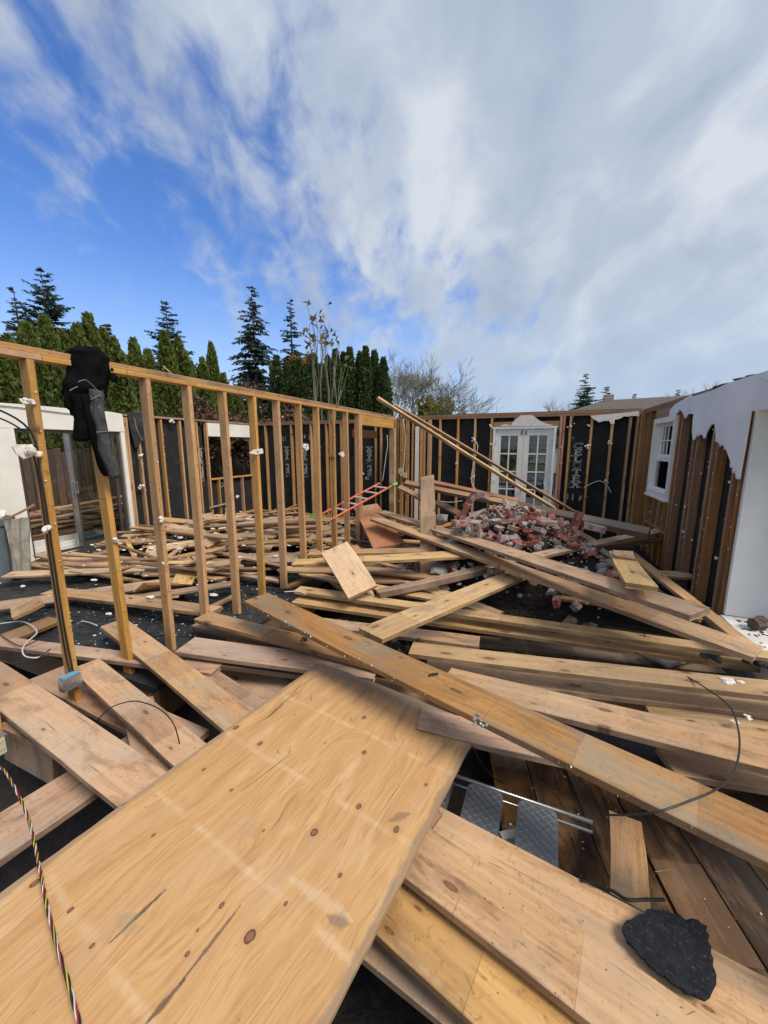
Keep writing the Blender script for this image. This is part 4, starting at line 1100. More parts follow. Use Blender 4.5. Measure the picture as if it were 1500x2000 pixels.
# tilted and standing pieces
def quad(name, tl, tr, bl_, br, label, mat, T=.038, cat='plank', lift=0):
    A = (bl_ + br) / 2; B = (tl + tr) / 2; W = ((tl - tr).length + (bl_ - br).length) / 2
    u = (B - A).normalized(); n = (bl_ - br); n = (n - u * n.dot(u)).normalized(); z = u.cross(n)
    me = slab_mesh(name, (B - A).length, W, T, mat, .003, seed=len(BOARDS))
    o = put(name, me, None, label=label, cat=cat)
    o.matrix_basis = Matrix.Translation(A) @ Matrix((u, n, z)).transposed().to_4x4()
    BOARDS.append((o, (B - A).length, W)); return o
quad('plank', atZ(634, 1076, .66), atZ(670, 1062, .66), atZ(680, 1154, .34), atZ(737, 1156, .34), 'short split plank with bright yellow grain, tilted up beside the stud wall', M['pale'])
quad('plank', atD(822, 930, 6.4), atD(847, 928, 6.4), atD(820, 1172, 4.2), atD(858, 1165, 4.2), 'long plank rising steeply from the rubble beside the brick heap, passing under the diagonals', M['old'])
quad('plank', atZ(706, 985, .62), atZ(722, 990, .66), atZ(738, 1068, .38), atZ(782, 1062, .42), 'brick-red painted plank leaning beside the last stud', M['red'])
quad('plank', atZ(1187, 1077, .80), atZ(1237, 1079, .80), atZ(1227, 1139, .86), atZ(1281, 1146, .86), 'short wide offcut lying across the upper diagonal plank near the right wall', M['pale'])
quad('block', atZ(1197, 1074, .83), atZ(1236, 1077, .83), atZ(1199, 1086, .835), atZ(1243, 1091, .835), 'small block sitting on the short wide offcut', M['pine'], cat='block')
near((1223, 1078), (1423, 1240), .45, .42, .11, M['pine'], 'narrow plank running from the propped boards to the white sill', extB=.1)
near((1263, 1122), (1369, 1127), .30, .30, .20, M['pine'], 'golden board against the foot of the brown studs', extA=.25)
near((1105, 1106), (1205, 1112), .34, .34, .22, M['old'], 'worn board between the diagonal plank and the short offcut', extA=.15)
near((1195, 1110), (1265, 1180), .25, .20, .3, M['red'], 'reddish board deep between the offcut and the narrow plank')
quad('post_stub', atZ(1168, 1180, -.05), atZ(1200, 1183, -.05), atZ(1172, 1215, -.32), atZ(1205, 1220, -.32), 'upright post stub in the pit below the lower diagonal plank', M['pine'], cat='post', T=.09)
quad('plank', atZ(1190, 1596, -.16), atZ(1250, 1592, -.16), atZ(1196, 1745, -.10), atZ(1266, 1782, -.10), 'plank with a dark red stripe down in the pit beside the grey treads', M['old'])
quad('joist_offcut', atZ(8, 1418, .06), atZ(88, 1470, .06), atZ(20, 1496, -.22), atZ(96, 1520, -.22), 'upright joist face in the dark gap under the left plank', M['pink'], cat='joist')
near((920, 1446), (1062, 1482), .22, .20, W8, M['pink'], 'grey plank under the longest one at the plywood corner', extA=.3, extB=.1)
near((1338, 1290), (1420, 1268), .02, .02, .2, M['white2'], 'white painted board end below the lower diagonal plank', extA=.2, cat='board', name='board')
quad('offcut', atZ(1041, 1030, .82), atZ(1075, 1023, .84), atZ(1060, 1058, .62), atZ(1096, 1055, .62), 'square orange offcut lying on the front of the brick heap', M['pine'], cat='offcut')
for i, (a, b, z0, z1, m_, t_) in enumerate([((560, 1150), (700, 1085), .02, .35, 'old', 'grey beam leaning up behind the tilted yellow plank'), ((690, 1170), (640, 1130), .05, .2, 'pine', 'short tan plank behind the tilted yellow plank'), ((716, 1180), (690, 1110), .0, .3, 'pale', 'dull offcut in shade beside the tilted yellow plank')]):
    near(a, b, z0, z1, .14, M[m_], t_)
# long leaning battens and dark beams over the brick heap
def pole(a, b, Da, Db, w, t, mat, label, name='batten', cat='batten'):
    A = atD(*a, Da); B = atD(*b, Db)
    return lay(name, A, B, w, t, mat, label, cat, roll=.5)
pole((739, 775), (1085, 992), 5.6, 6.9, .075, .045, M['pale'], 'long pale batten leaning over the stud wall corner, upper end against the sky')
pole((772, 790), (1138, 1006), 6.2, 7.2, .05, .04, M['old'], 'long grey batten just behind the pale leaning one')
pole((792, 941), (1010, 984), 6.4, 5.9, .10, .06, M['old'], 'brown beam stretched level across the brick heap, front one of the pair', 'beam', 'beam')
pole((823, 936), (1012, 976), 6.9, 6.3, .08, .06, M['red'], 'orange-brown beam stretched level across the brick heap, back one of the pair', 'beam', 'beam')
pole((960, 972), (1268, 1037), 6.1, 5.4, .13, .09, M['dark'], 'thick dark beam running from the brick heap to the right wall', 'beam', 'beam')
pole((1075, 1006), (1165, 1060), 6.2, 5.4, .07, .04, M['old'], 'thin slanting batten behind the brick heap below the dark beam')
pole((780, 950), (825, 972), 6.3, 6.1, .09, .05, M['old'], 'short brown rail beside the doorway post', 'rail', 'rail')
pole((850, 980), (895, 1000), 6.6, 5.9, .10, .06, M['dark'], 'dark stub of beam left of the brick heap', 'beam', 'beam')
put('splinter', MB().tube([atX(318, 715, SX), atX(338, 732, SX + .04)], [.006, .003], 4).mesh('splinter', M['pale']), label='thin bright splinter lying on the top plate of the stud wall', cat='splinter')

# ---------------- the plywood sheet
pc = [atZ(625, 1295, .205), atZ(940, 1415, .205)]
ux = (pc[0] - pc[1]).normalized()            # short edge, towards the left
PL, PW, PT = 2.44, 1.22, .018
axv = Vector((ux.y, -ux.x, 0))
if axv.dot(pc[0]) < 0: axv = -axv            # long axis, pointing away from the viewer
yv = Vector((-axv.y, axv.x, 0))
pcen = (pc[0] + pc[1]) / 2 - axv * PL / 2
def ply_local(px, py):
    d = atZ(px, py, .205) - pcen; return (d.dot(axv), d.dot(yv))
kn = [(461, 1423, .017), (508, 1455, .014), (378, 1452, .018), (711, 1404, .014), (711, 1472, .013), (240, 1569, .017), (398, 1505, .009), (452, 1546, .008), (300, 1633, .008), (614, 1628, .017), (701, 1577, .014), (774, 1621, .015), (664, 1711, .009), (558, 1766, .008), (488, 1830, .020), (68, 1725, .015), (138, 1778, .010), (180, 1848, .008), (386, 1818, .005), (433, 1770, .010), (366, 1864, .008), (832, 1534, .009), (635, 1455, .005), (515, 1625, .006), (576, 1400, .004)]
me_mat = plymat([(*ply_local(a, b), c * .72) for a, b, c in kn], PL, PW, [(ply_local(*a), ply_local(*b), rd, cc, am) for a, b, rd, cc, am in [
    ((325, 1738), (215, 1842), .007, (.05, .045, .045), .85), ((262, 1792), (232, 1822), .045, (.30, .24, .15), .4), ((470, 1770), (345, 1930), .006, (.09, .06, .04), .75),
    ((362, 1912), (285, 2000), .009, (.07, .055, .045), .8), ((575, 1470), (470, 1550), .003, (.10, .07, .05), .8), ((565, 1715), (690, 1800), .022, (.68, .52, .34), .38),
    ((640, 1792), (682, 1806), .022, (.16, .13, .11), .6), ((760, 1605), (800, 1590), .018, (.13, .10, .08), .55), ((300, 1490), (345, 1462), .010, (.08, .065, .06), .7),
    ((120, 1620), (60, 1662), .006, (.12, .07, .04), .5), ((500, 1600), (465, 1650), .028, (.40, .26, .15), .4), ((545, 1380), (585, 1352), .008, (.12, .09, .07), .55),
    ((880, 1445), (830, 1500), .012, (.20, .16, .12), .5), ((800, 1380), (770, 1425), .014, (.22, .17, .12), .5), ((720, 1345), (690, 1378), .012, (.2, .15, .1), .5), ((385, 1445), (330, 1480), .012, (.2, .15, .1), .5)]])
mb = MB(); nx, ny = 40, 20; vs = []; rr = random.Random(3)
def plz(x, y): return .006 * math.sin(x * 1.7 + .4) + .004 * math.sin(y * 3 + 1)
for j in range(ny + 1):
    for i in range(nx + 1):
        x = -PL / 2 + PL * i / nx; y = -PW / 2 + PW * j / ny
        if i == nx: x += rr.uniform(-.014, .004)
        if j in (0, ny): y += rr.uniform(-.0025, .0025)
        vs.append((x, y, plz(x, y)))
n0 = len(vs); vs += [(x, y, z - PT) for x, y, z in vs]
g = lambda i, j: j * (nx + 1) + i
fs = [(g(i, j), g(i + 1, j), g(i + 1, j + 1), g(i, j + 1)) for j in range(ny) for i in range(nx)]
fs += [tuple(k + n0 for k in f[::-1]) for f in fs]
for i in range(nx):
    fs.append((g(i, 0), g(i, 0) + n0, g(i + 1, 0) + n0, g(i + 1, 0))); fs.append((g(i, ny), g(i + 1, ny), g(i + 1, ny) + n0, g(i, ny) + n0))
for j in range(ny):
    fs.append((g(0, j), g(0, j + 1), g(0, j + 1) + n0, g(0, j) + n0)); fs.append((g(nx, j), g(nx, j) + n0, g(nx, j + 1) + n0, g(nx, j + 1)))
mb.add(vs, fs)
ply = put('plywood_sheet', mb.mesh('plywood_sheet', me_mat), None, label='large golden plywood sheet with dark knots and pale nail lines, filling the lower left', cat='plywood sheet')
ply.matrix_basis = Matrix.Translation(pcen) @ Matrix((axv, yv, Vector((0, 0, 1)))).transposed().to_4x4()
PB = ply.matrix_basis.copy()
for i, (a, b) in enumerate([((609, 1370), (606, 1351)), ((687, 1410), (683, 1393)), ((773, 1448), (768, 1430)), ((566, 1474), (560, 1457)), ((545, 1474), (560, 1466)), ((634, 1303), (631, 1284)), ((659, 1306), (655, 1294))]):
    lx, ly = ply_local(*a); base = Vector((lx, ly, plz(lx, ly)))
    tip = base + Vector((R.uniform(-.012, .012), R.uniform(-.012, .012), .045 if i < 4 else .03))
    mbn = MB(); mbn.tube([base, tip], [.0018, .0006], 5)
    put('nail', mbn.mesh('nail', M['iron']), ply)

# ---------------- dark sheets, felt scrap, wet subfloor, treads
o = near((1150, 1470), (1313, 1506), .13, .13, .34, M['felt'], 'black roofing felt sheet between two long planks on the right', T=.006, extA=.3, cat='felt sheet', name='felt_sheet')
pts = [(928, 830), (936, 815), (945, 800), (965, 796), (980, 785), (1000, 775), (1018, 772), (1022, 758), (1040, 753), (1060, 760), (1085, 757), (1110, 768), (1135, 776), (1150, 774), (1165, 790), (1180, 800), (1200, 792), (1225, 797), (1240, 812), (1262, 822), (1258, 840), (1270, 856), (1266, 880), (1278, 905), (1276, 930), (1287, 950), (1284, 975), (1293, 1000), (1298, 1020), (1297, 1050), (1285, 1072), (1275, 1095), (1255, 1108), (1235, 1100), (1220, 1094), (1200, 1083), (1180, 1080), (1160, 1062), (1140, 1052), (1118, 1038), (1100, 1016), (1078, 1008), (1058, 990), (1035, 972), (1015, 945), (1000, 935), (985, 912), (965, 890), (948, 880), (940, 855)]
P = [atZ(750 + a / 2, 1400 + b / 2, .098) for a, b in pts]
c = sum(P, Vector()) / len(P)
mb = MB(); vs = [(0, 0, .006)]
for ring, k in ((1, .5), (2, .88), (3, 1.0), (4, .99)):
    for p in P:
        q_ = (p - c) * k; z = (.003 + .006 * mnoise.noise(Vector((q_.x * 22, q_.y * 22, 0))) + (.0 if ring < 3 else -.002)) if ring < 4 else -.012
        vs.append((q_.x, q_.y, z + .004))
n = len(P); fs = []
for i in range(n):
    j = (i + 1) % n; fs.append((0, 1 + j, 1 + i))
    for r_ in range(3): fs.append((1 + r_ * n + i, 1 + r_ * n + j, 1 + (r_ + 1) * n + j, 1 + (r_ + 1) * n + i))
mb.add(vs, fs)
M['felt2'] = rough_mat('mineral_felt', (.013, .0145, .018), (.022, .024, .028), 30, .9, spec=.2, bump=.8, bscale=300, bd=.003, c3=(.06, .062, .065))
put('felt_scrap', mb.mesh('felt_scrap', M['felt2']), None, loc=c, label='ragged black felt scrap lying on the plank in the lower right corner', cat='felt scrap')

# wet subfloor boards down in the pit at right
sf = empty('wet_subfloor', (.8, 2.1, -.40), 'wet dark brown floor boards down in the pit at the right', 'floor boards')
for i in range(7):
    a = Vector((-.25 + i * .258, 3.0, -.36)); b = Vector((.25 + i * .258, 1.15, -.38))
    u = (b - a).normalized()
    o = put('floor_board', MB().box((0, 0, 0), ((b - a).length, .244 if i % 2 else .238, .03)).mesh('floor_board', M['wet']), sf)
    zz = u.cross(Vector((-u.y, u.x, 0)).normalized())
    o.matrix_basis = wmat(sf).inverted() @ (Matrix.Translation((a + b) / 2 + Vector((0, 0, R.uniform(-.01, .01)))) @ Matrix((u, Vector((-u.y, u.x, 0)).normalized(), zz)).transposed().to_4x4())
mb = MB()
for k in range(70):
    p = Vector((R.uniform(-.1, 1.7), R.uniform(1.2, 2.9), -.338)); q_ = .002 + .009 * R.random() ** 3; lump(mb, p, (q_ * R.uniform(.5, 2), q_, .003), k)
mb.build('debris_flecks', M['gyp'], kind='stuff')

# folding step unit with grey ribbed treads
tv = [atZ(*p, -.12) for p in [(1015, 1572), (1092, 1585), (1090, 1690), (1000, 1645)]]
stp = empty('step_ladder', atZ(985, 1600, -.12), 'aluminium folding steps with grey patterned rubber treads, lying down in the dark pit', 'step ladder')
ra = atZ(885, 1514, -.10); rb = atZ(1157, 1606, -.10); ru = (rb - ra).normalized()
rn = Vector((-ru.y, ru.x, 0));
if rn.y > 0: rn = -rn
for (off_, dz, r_) in ((0, 0, .011), (.028, -.03, .008)):
    mb = MB(); mb.tube([ra - ru * .7 + rn * off_ + Vector((0, 0, dz)), rb + rn * off_ + Vector((0, 0, dz))], r_, 8); part(mb, 'side_rail', M['alu'], stp, smooth=True)
mb = MB(); mb.tube([ra - ru * .7 + rn * .40 + Vector((0, 0, -.02)), rb + rn * .40 + Vector((0, 0, -.02))], .011, 8); part(mb, 'side_rail', M['alu'], stp, smooth=True)
def tread(cx):
    # rounded slab, chevron ribs
    w, l, r = .19, .36, .04
    out = []
    for (sx, sy, a0) in ((1, 1, 0), (-1, 1, 90), (-1, -1, 180), (1, -1, 270)):
        for k in range(5):
            a = math.radians(a0 + 22.5 * k); out.append((sx * (w / 2 - r) + r * math.cos(a), sy * (l / 2 - r) + r * math.sin(a)))
    C = ra + ru * cx + rn * .215 + Vector((0, 0, .0))
    mb = MB(); mb.prism(out, C, ru, -rn, .03)
    t = part(mb, 'tread', M['tread'], stp)
    mb = MB()
    nz = 1 if ru.cross(-rn).z > 0 else -1
    top_ = .0305 if nz > 0 else .0005
    for i in range(7):
        for j in range(16):
            x = -w / 2 + .020 + i * .025; y = -l / 2 + .024 + j * .0208
            s = 1 if (i + j) % 2 else -1
            d = Vector((.010, .007 * s))
            p0 = C + ru * (x - d.x) - rn * (y - d.y) + Vector((0, 0, top_)); p1 = C + ru * (x + d.x) - rn * (y + d.y) + Vector((0, 0, top_))
            mb.tube([p0, p1], .0032, 4)
    part(mb, 'tread_pattern', M['tread'], t, kind='stuff')
U_ = (atZ(1050, 1575, -.10) - ra).dot(ru); V_ = (atZ(950, 1540, -.10) - ra).dot(ru)
for cx in (U_, V_, 2 * V_ - U_, 3 * V_ - 2 * U_): tread(cx)
mb = MB(); mb.box2((-.02, -.02, 0), (.09, .02, .03)); put('white_bracket', mb.mesh('white_bracket', M['white']), None, loc=atZ(985, 1640, -.16), rot=(0, 0, .6), label='small white plastic piece between the two grey treads', cat='plastic piece')
mb = MB(); mb.tube(spline([atZ(1135, 1720, .08), atZ(1170, 1730, .02), atZ(1200, 1742, .0), atZ(1225, 1757, .0), atZ(1262, 1757, .0), atZ(1298, 1757, .0)]), .006, 6)
put('black_rod', mb.mesh('black_rod', M['blackp']), None, label='bent black rod sticking out over the pit beside the felt scrap', cat='rod')
# small dark clumps
for i, (px, py, z, r_, t_) in enumerate([(792, 1668, .14, .022, 'small burnt clump at the edge of the plywood'), (594, 1250, .27, .022, 'small black clump on the reddish plank'), (846, 1318, .50, .018, 'small black clump stuck to the longest plank'), (1255, 1244, .24, .035, 'charred patch of debris on the upper level plank'), (1395, 1288, .20, .06, 'charred lump at the broken end of the lower diagonal plank'), (1470, 1294, .20, .07, 'wet black debris under the broken plank end at right')]):
    mb = MB(); p = atZ(px, py, z)
    for k in range(7): lump(mb, (R.uniform(-1, 1) * r_, R.uniform(-1, 1) * r_, r_ * .2), (r_ * .6, r_ * .6, r_ * .35), i * 9 + k)
    put('charred_clump', mb.mesh('charred_clump', M['felt']), None, loc=p, label=t_, cat='debris clump')
for i, (px, py, z, r_, t_) in enumerate([(1430, 1333, .32, .045, 'crumpled plaster piece on the nail-holed plank at right'), (1460, 1402, .2, .02, 'small stone on the pale knotty plank at the right edge'), (1436, 1411, .16, .02, 'small white plaster stick at the right edge')]):
    mb = MB(); p = atZ(px, py, z)
    for k in range(7): lump(mb, (R.uniform(-1, 1) * r_, R.uniform(-1, 1) * r_, r_ * .2), (r_ * .6, r_ * .5, r_ * .3), i * 9 + k + 50)
    put('plaster_lump', mb.mesh('plaster_lump', M['gyp']), None, loc=p, label=t_, cat='plaster lump')
for (px, py, w) in ((900, 1345, .018), (938, 1405, .03)):
    pass
mb = MB()
for k in range(10): lump(mb, L1.matrix_basis @ Vector((0, 0, 0)) + (atZ(940, 1404, .49) - L1.matrix_basis @ Vector((0, 0, 0))) + Vector((R.uniform(-.03, .03), R.uniform(-.03, .03), R.uniform(-.02, .01))), .012, k)
mb.build('putty_lump', M['galv'], label='lump of grey putty on the edge of the longest plank by the plywood corner', cat='putty lump')
# white crumbs everywhere
mb = MB()
for k in range(900):
    o, L, W = R.choice(BOARDS[:42]); M4 = o.matrix_basis
    x = R.uniform(0, L); y = R.uniform(-.5, .5) * W * (1 if R.random() < .5 else .98)
    p = M4 @ Vector((x, y, .002)); s = R.uniform(.001, .0028) * (1.7 if p.length > 3 else 1)
    if p.length < 1.9 and R.random() < .7: continue
    lump(mb, p, (s, s, s * .7), k)
for k in range(500):
    p = Vector((R.uniform(-5.5, -2.7), R.uniform(1.9, 4), .003)); s = .003 + .012 * R.random() ** 3
    lump(mb, p, (s * R.uniform(.5, 1.8), s, .004), k)
mb.build('plaster_crumbs', M['gyp'], kind='stuff')
mb = MB()
for k in range(1300):
    if k % 4:
        o, L, W = R.choice(BOARDS[:46]); p = o.matrix_basis @ Vector((R.uniform(0, L), R.uniform(-.48, .48) * W, .003))
    else: p = Vector((R.uniform(-5.5, 1.5), R.uniform(1.9, 4.2), .006)) if R.random() < .5 else Vector((R.uniform(-.1, 1.7), R.uniform(1.2, 2.9), -.33))
    a = R.uniform(0, 6.28); l = .006 + .035 * R.random() ** 2.5; d = Vector((math.cos(a), math.sin(a), R.uniform(-.05, .2))) * l
    mb.tube([p - d, p + d], [.0014, .0004], 3)
mb.build('wood_splinters', M['stud'], kind='stuff')
# nails along the edges of the long plank
for (o, L, W, n_) in [(BOARDS[4][0], BOARDS[4][1], BOARDS[4][2], 60)]:
    mb = MB()
    for k in range(n_):
        x = R.uniform(.05, L); s = -1
        loc = o.matrix_basis @ Vector((x, 0, -.012)); e = o.matrix_basis.to_3x3() @ Vector((0, 1, 0))
        if (loc + e).length < (loc - e).length: e = e
        else: e = -e
        p = loc + e * W / 2 + Vector((0, 0, R.uniform(-.015, .01)))
        mb.tube([p, p + e * R.uniform(.008, .02) + Vector((0, 0, R.uniform(-.006, .006)))], .0017, 4)
        if R.random() < .3: lump(mb, p + e * .004, .007, k)
    nl_ = part(mb, 'nail_heads', M['galv'], o, kind='stuff')

# ---------------- wires
def wire(name, pts, r, mat, label, cat='wire'):
    mb = MB(); P = spline(pts, 10); mb.tube(P, r, 6); return put(name, mb.mesh(name, mat, True), None, label=label, cat=cat)
wire('black_wire', [atZ(1240, 1275, .30), atZ(1320, 1310, .30), atZ(1380, 1345, .36), atZ(1425, 1380, .44), atZ(1441, 1420, .48), atZ(1444, 1465, .52), atZ(1432, 1510, .54), atZ(1400, 1541, .56), atZ(1350, 1563, .56), atZ(1290, 1584, .55), atZ(1240, 1591, .5), atZ(1190, 1592, .42)], .0038, M['blackp'], 'thin black wire looping over the planks at the right')
wire('black_wire', [atZ(190, 1408, .10), atZ(212, 1385, .25), atZ(240, 1373, .29), atZ(270, 1370, .30), atZ(310, 1384, .30), atZ(338, 1412, .28), atZ(351, 1452, .16)], .0035, M['blackp'], 'thin black wire arched over the second plank from the left')
wire('black_wire', [atZ(245, 1168, .14), atZ(258, 1170, .16), atZ(256, 1185, .05), atZ(270, 1202, .01), atZ(300, 1213, .01), atZ(345, 1214, .01), atZ(388, 1213, .03)], .007, M['blackp'], 'black cable end curled on the felt floor behind the second stud')
wire('black_wire', [atZ(925, 1460, .2), atZ(940, 1490, .0), atZ(965, 1520, -.1), atZ(985, 1530, -.1)], .004, M['blackp'], 'thin cable hanging into the pit above the grey treads')
wire('white_cable', [atZ(0, 1218, .05), atZ(40, 1214, .06), (atZ(62, 1222, .12)), atZ(72, 1236, .14), atZ(55, 1252, .14), atZ(44, 1268, .15), atZ(50, 1282, .15), atZ(75, 1284, .15), atZ(95, 1272, .12)], .006, M['wire_white'], 'white cable loop on the planks left of the first stud', 'cable')
wire('white_cable', [atZ(20, 1196, .04), atZ(30, 1184, .04), atZ(42, 1178, .05)], .006, M['wire_white'], 'short white cable end on the felt floor at the far left', 'cable')
wire('white_cable', [atZ(160, 1213, .02), atZ(175, 1216, .03), atZ(190, 1222, .05)], .006, M['wire_white'], 'short white cable by the second stud', 'cable')
wire('white_cable', [atZ(555, 1156, .24), atZ(580, 1155, .25), atZ(598, 1160, .25)], .006, M['wire_white'], 'short white cable on the upper level plank near the stud wall', 'cable')
wire('black_cable', [atZ(0, 1240, .10), atZ(40, 1262, .14), atZ(75, 1250, .16), atZ(95, 1246, .16)], .005, M['blackp'], 'black cable crossing to the foot of the first stud', 'cable')
wire('black_cable', [atZ(0, 1290, .19), atZ(30, 1296, .19), atZ(70, 1288, .2), atZ(98, 1268, .3)], .005, M['blackp'], 'black cable along the left edge plank to the steel box', 'cable')
wire('dark_red_wire', [atX(610, 1062, SX + .15), atX(624, 1072, SX + .3), atX(634, 1095, SX + .3), atX(637, 1118, SX + .3)], .006, M['brickd'], 'dark red wire hanging near the last studs', 'wire')
cc = MB(); cen = spline([atZ(-20, 1488, .20), atZ(8, 1505, .215), atZ(32, 1545, .22), atZ(52, 1590, .23), atZ(66, 1640, .235), atZ(78, 1700, .235), atZ(92, 1770, .235), atZ(112, 1850, .235), atZ(134, 1920, .235), atZ(158, 2010, .235), atZ(170, 2060, .235)], 26)
tw_ = empty('twisted_wires', cen[0], 'twisted bundle of black, yellow, red and white wires hanging across the plywood at the left', 'wires')
s_ = [0]
for a, b in zip(cen[:-1], cen[1:]): s_.append(s_[-1] + (b - a).length)
for k, (mt, nm) in enumerate((('blackp', 'black_strand'), ('w_yel', 'yellow_strand'), ('blackp', 'black_strand'), ('w_red', 'red_strand'), ('wire_white', 'white_strand'))):
    ps = []
    for i, p in enumerate(cen):
        t = (cen[min(i + 1, len(cen) - 1)] - cen[max(i - 1, 0)]).normalized(); a = t.cross(Vector((0, 0, 1))).normalized(); b = t.cross(a)
        th = s_[i] / .13 * 2 * PI + 2.2 * math.sin(s_[i] * 7) + .5 * math.sin(s_[i] * 23 + k) + k * PI / 2.5
        ps.append(p + (a * math.cos(th) + b * math.sin(th)) * .0034)
    mb = MB(); mb.tube(ps, .0020 if mt != 'blackp' else .0026, 6); part(mb, nm, M[mt], tw_, smooth=True)
rec = empty('outlet_receptacle', atZ(5, 1455, .05), 'loose duplex outlet in a steel box at the left edge', 'outlet')
c0 = atZ(2, 1452, .05)
mb = MB(); mb.box(c0, (.06, .05, .11)); part(mb, 'box', M['galv'], rec)
mb = MB(); mb.box(c0 + Vector((.032, -.01, 0)), (.006, .035, .10)); pl_ = part(mb, 'receptacle', M['cream'], rec)
mb = MB()
for dz in (-.025, .025):
    for dy in (-.006, .006): mb.box(c0 + Vector((.0355, -.01 + dy, dz)), (.002, .002, .009))
part(mb, 'slots', M['blackp'], pl_, kind='stuff')

# ================================================================ BRICK HEAP AND RUBBLE
def brick_mesh(kind, seed):
    rr = random.Random(seed); L, W, H = .20, .095, .062
    mb = MB()
    if kind == 'holed':
        # brick with three core holes through its face
        c = []
        def ringpts(cx, r, z): return [(cx + r * math.cos(a * PI / 4 + PI / 8), r * math.sin(a * PI / 4 + PI / 8), z) for a in range(8)]
        x0s = [-L / 2, -L / 6, L / 6, L / 2]
        vs = []; fs = []
        for s in range(3):
            a, b = x0s[s], x0s[s + 1]; cx = (a + b) / 2
            for z, fl_ in ((H / 2, False), (-H / 2, True)):
                base = len(vs)
                sq = [(b, W / 2 * .41, z), (b, W / 2, z), (a, W / 2, z), (a, W / 2 * .41, z), (a, -W / 2 * .41, z), (a, -W / 2, z), (b, -W / 2, z), (b, -W / 2 * .41, z)]
                # order outer ring to match inner ring angles
                vs += sq + ringpts(cx, .019, z)
                outer = [0, 1, 2, 3, 4, 5, 6, 7]
                for k in range(8):
                    k2 = (k + 1) % 8
                    f = (base + outer[k], base + outer[k2], base + 8 + k2, base + 8 + k)
                    fs.append(f if not fl_ else f[::-1])
            bt = base - 16
            for k in range(8):
                k2 = (k + 1) % 8; fs.append((bt + 8 + k, bt + 8 + k2, base + 8 + k2, base + 8 + k))
        mb.add(vs, fs)
        for (a, b, n) in (((-L / 2, W / 2), (L / 2, W / 2), 0), ((L / 2, -W / 2), (-L / 2, -W / 2), 0), ((L / 2, W / 2), (L / 2, -W / 2), 0), ((-L / 2, -W / 2), (-L / 2, W / 2), 0)):
            mb.add([(a[0], a[1], -H / 2), (b[0], b[1], -H / 2), (b[0], b[1], H / 2), (a[0], a[1], H / 2)], [(0, 1, 2, 3)])
        return mb
    frac = {'full': 1, 'half': .55, 'bat': .72}[kind]
    nx_ = 4
    vs = []; c = .004
    for i in range(nx_ + 1):
        x = -L / 2 + L * frac * i / nx_
        for (y, z) in ((-W / 2 + c, -H / 2), (W / 2 - c, -H / 2), (W / 2, -H / 2 + c), (W / 2, H / 2 - c), (W / 2 - c, H / 2), (-W / 2 + c, H / 2), (-W / 2, H / 2 - c), (-W / 2, -H / 2 + c)):
            jx = rr.uniform(-.018, .018) if (i == nx_ and kind != 'full') else rr.uniform(-.002, .002)
            vs.append((x + jx, y + rr.uniform(-.0015, .0015), z + rr.uniform(-.0015, .0015)))
    fs = []
    for i in range(nx_):
        for k in range(8):
            k2 = (k + 1) % 8; fs.append((i * 8 + k, (i + 1) * 8 + k, (i + 1) * 8 + k2, i * 8 + k2))
    fs.append(tuple(range(8))); fs.append(tuple(nx_ * 8 + k for k in range(8))[::-1])
    mb.add(vs, fs)
    if seed % 2:  # mortar still stuck on one face
        for k in range(4): lump(mb, (rr.uniform(-.08, .04), rr.uniform(-.03, .03), H / 2), (.03, .025, .007), seed * 9 + k)
    return mb
BRK = [brick_mesh(k, s).mesh('brick', M['brick']) for k, s in (('full', 2), ('full', 4), ('half', 6), ('half', 8), ('bat', 10), ('bat', 12), ('holed', 0), ('half', 14))]
M['pitconc'] = rough_mat('shaded_pit_concrete', (.085, .08, .075), (.045, .043, .042), 6, .9, bump=.7, var=.5, c3=(.13, .12, .105))  # darker copy of the concrete, the pit's shade put into its colour
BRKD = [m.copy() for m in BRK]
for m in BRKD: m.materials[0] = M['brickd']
def chunk_mesh(seed, mat, name):
    mb = MB(); rr = random.Random(seed); lump(mb, (0, 0, 0), (.5, .5 * rr.uniform(.5, 1), .5 * rr.uniform(.25, .7)), seed); return mb.mesh(name, mat)
CH = [chunk_mesh(s, M['mortar'], 'mortar_chunk') for s in range(8)]
CC = [chunk_mesh(s + 20, M['conc'], 'concrete_chunk') for s in range(8)]
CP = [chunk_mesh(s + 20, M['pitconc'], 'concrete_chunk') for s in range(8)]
HX, HY = -.52, 5.2
def heap(x, y):
    """height of the brick heap"""
    dx = (x - HX); dy = (y - HY)
    sx = 1.35 if dx > 0 else .70
    r2 = (dx / sx) ** 2 + (dy / .85) ** 2
    return .98 * math.exp(-r2 * .75) + .10 * mnoise.noise(Vector((x * 2.5, y * 2.5, 1)))
mb = MB(); vs = []; n = 44
for j in range(n + 1):
    for i in range(n + 1):
        x = HX - 1.9 + 4.0 * i / n; y = HY - 1.6 + 2.9 * j / n
        vs.append((x, y, max(.002, heap(x, y) - .12) if y > 4.36 else heap(x, y) - .45))
fs = [(j * (n + 1) + i, j * (n + 1) + i + 1, (j + 1) * (n + 1) + i + 1, (j + 1) * (n + 1) + i) for j in range(n) for i in range(n)]
mb.add(vs, fs); mb.build('rubble_fill', M['soil'], kind='stuff')
def rrot(t=1.0): return Matrix.Rotation(R.uniform(0, 6.28), 3, 'Z') @ Matrix.Rotation(R.gauss(0, .55) * t, 3, 'X') @ Matrix.Rotation(R.gauss(0, .45) * t, 3, 'Y')
def scat(meshes, name, n, posf, scale, label, cat, group):
    for k in range(n):
        p, s = posf(k)
        o = put(name, R.choice(meshes), None, label=label, cat=cat, group=group)
        sc_ = scale(k) if scale else 1
        o.matrix_basis = Matrix.Translation(p) @ rrot(s).to_4x4() @ Matrix.Scale(sc_, 4)
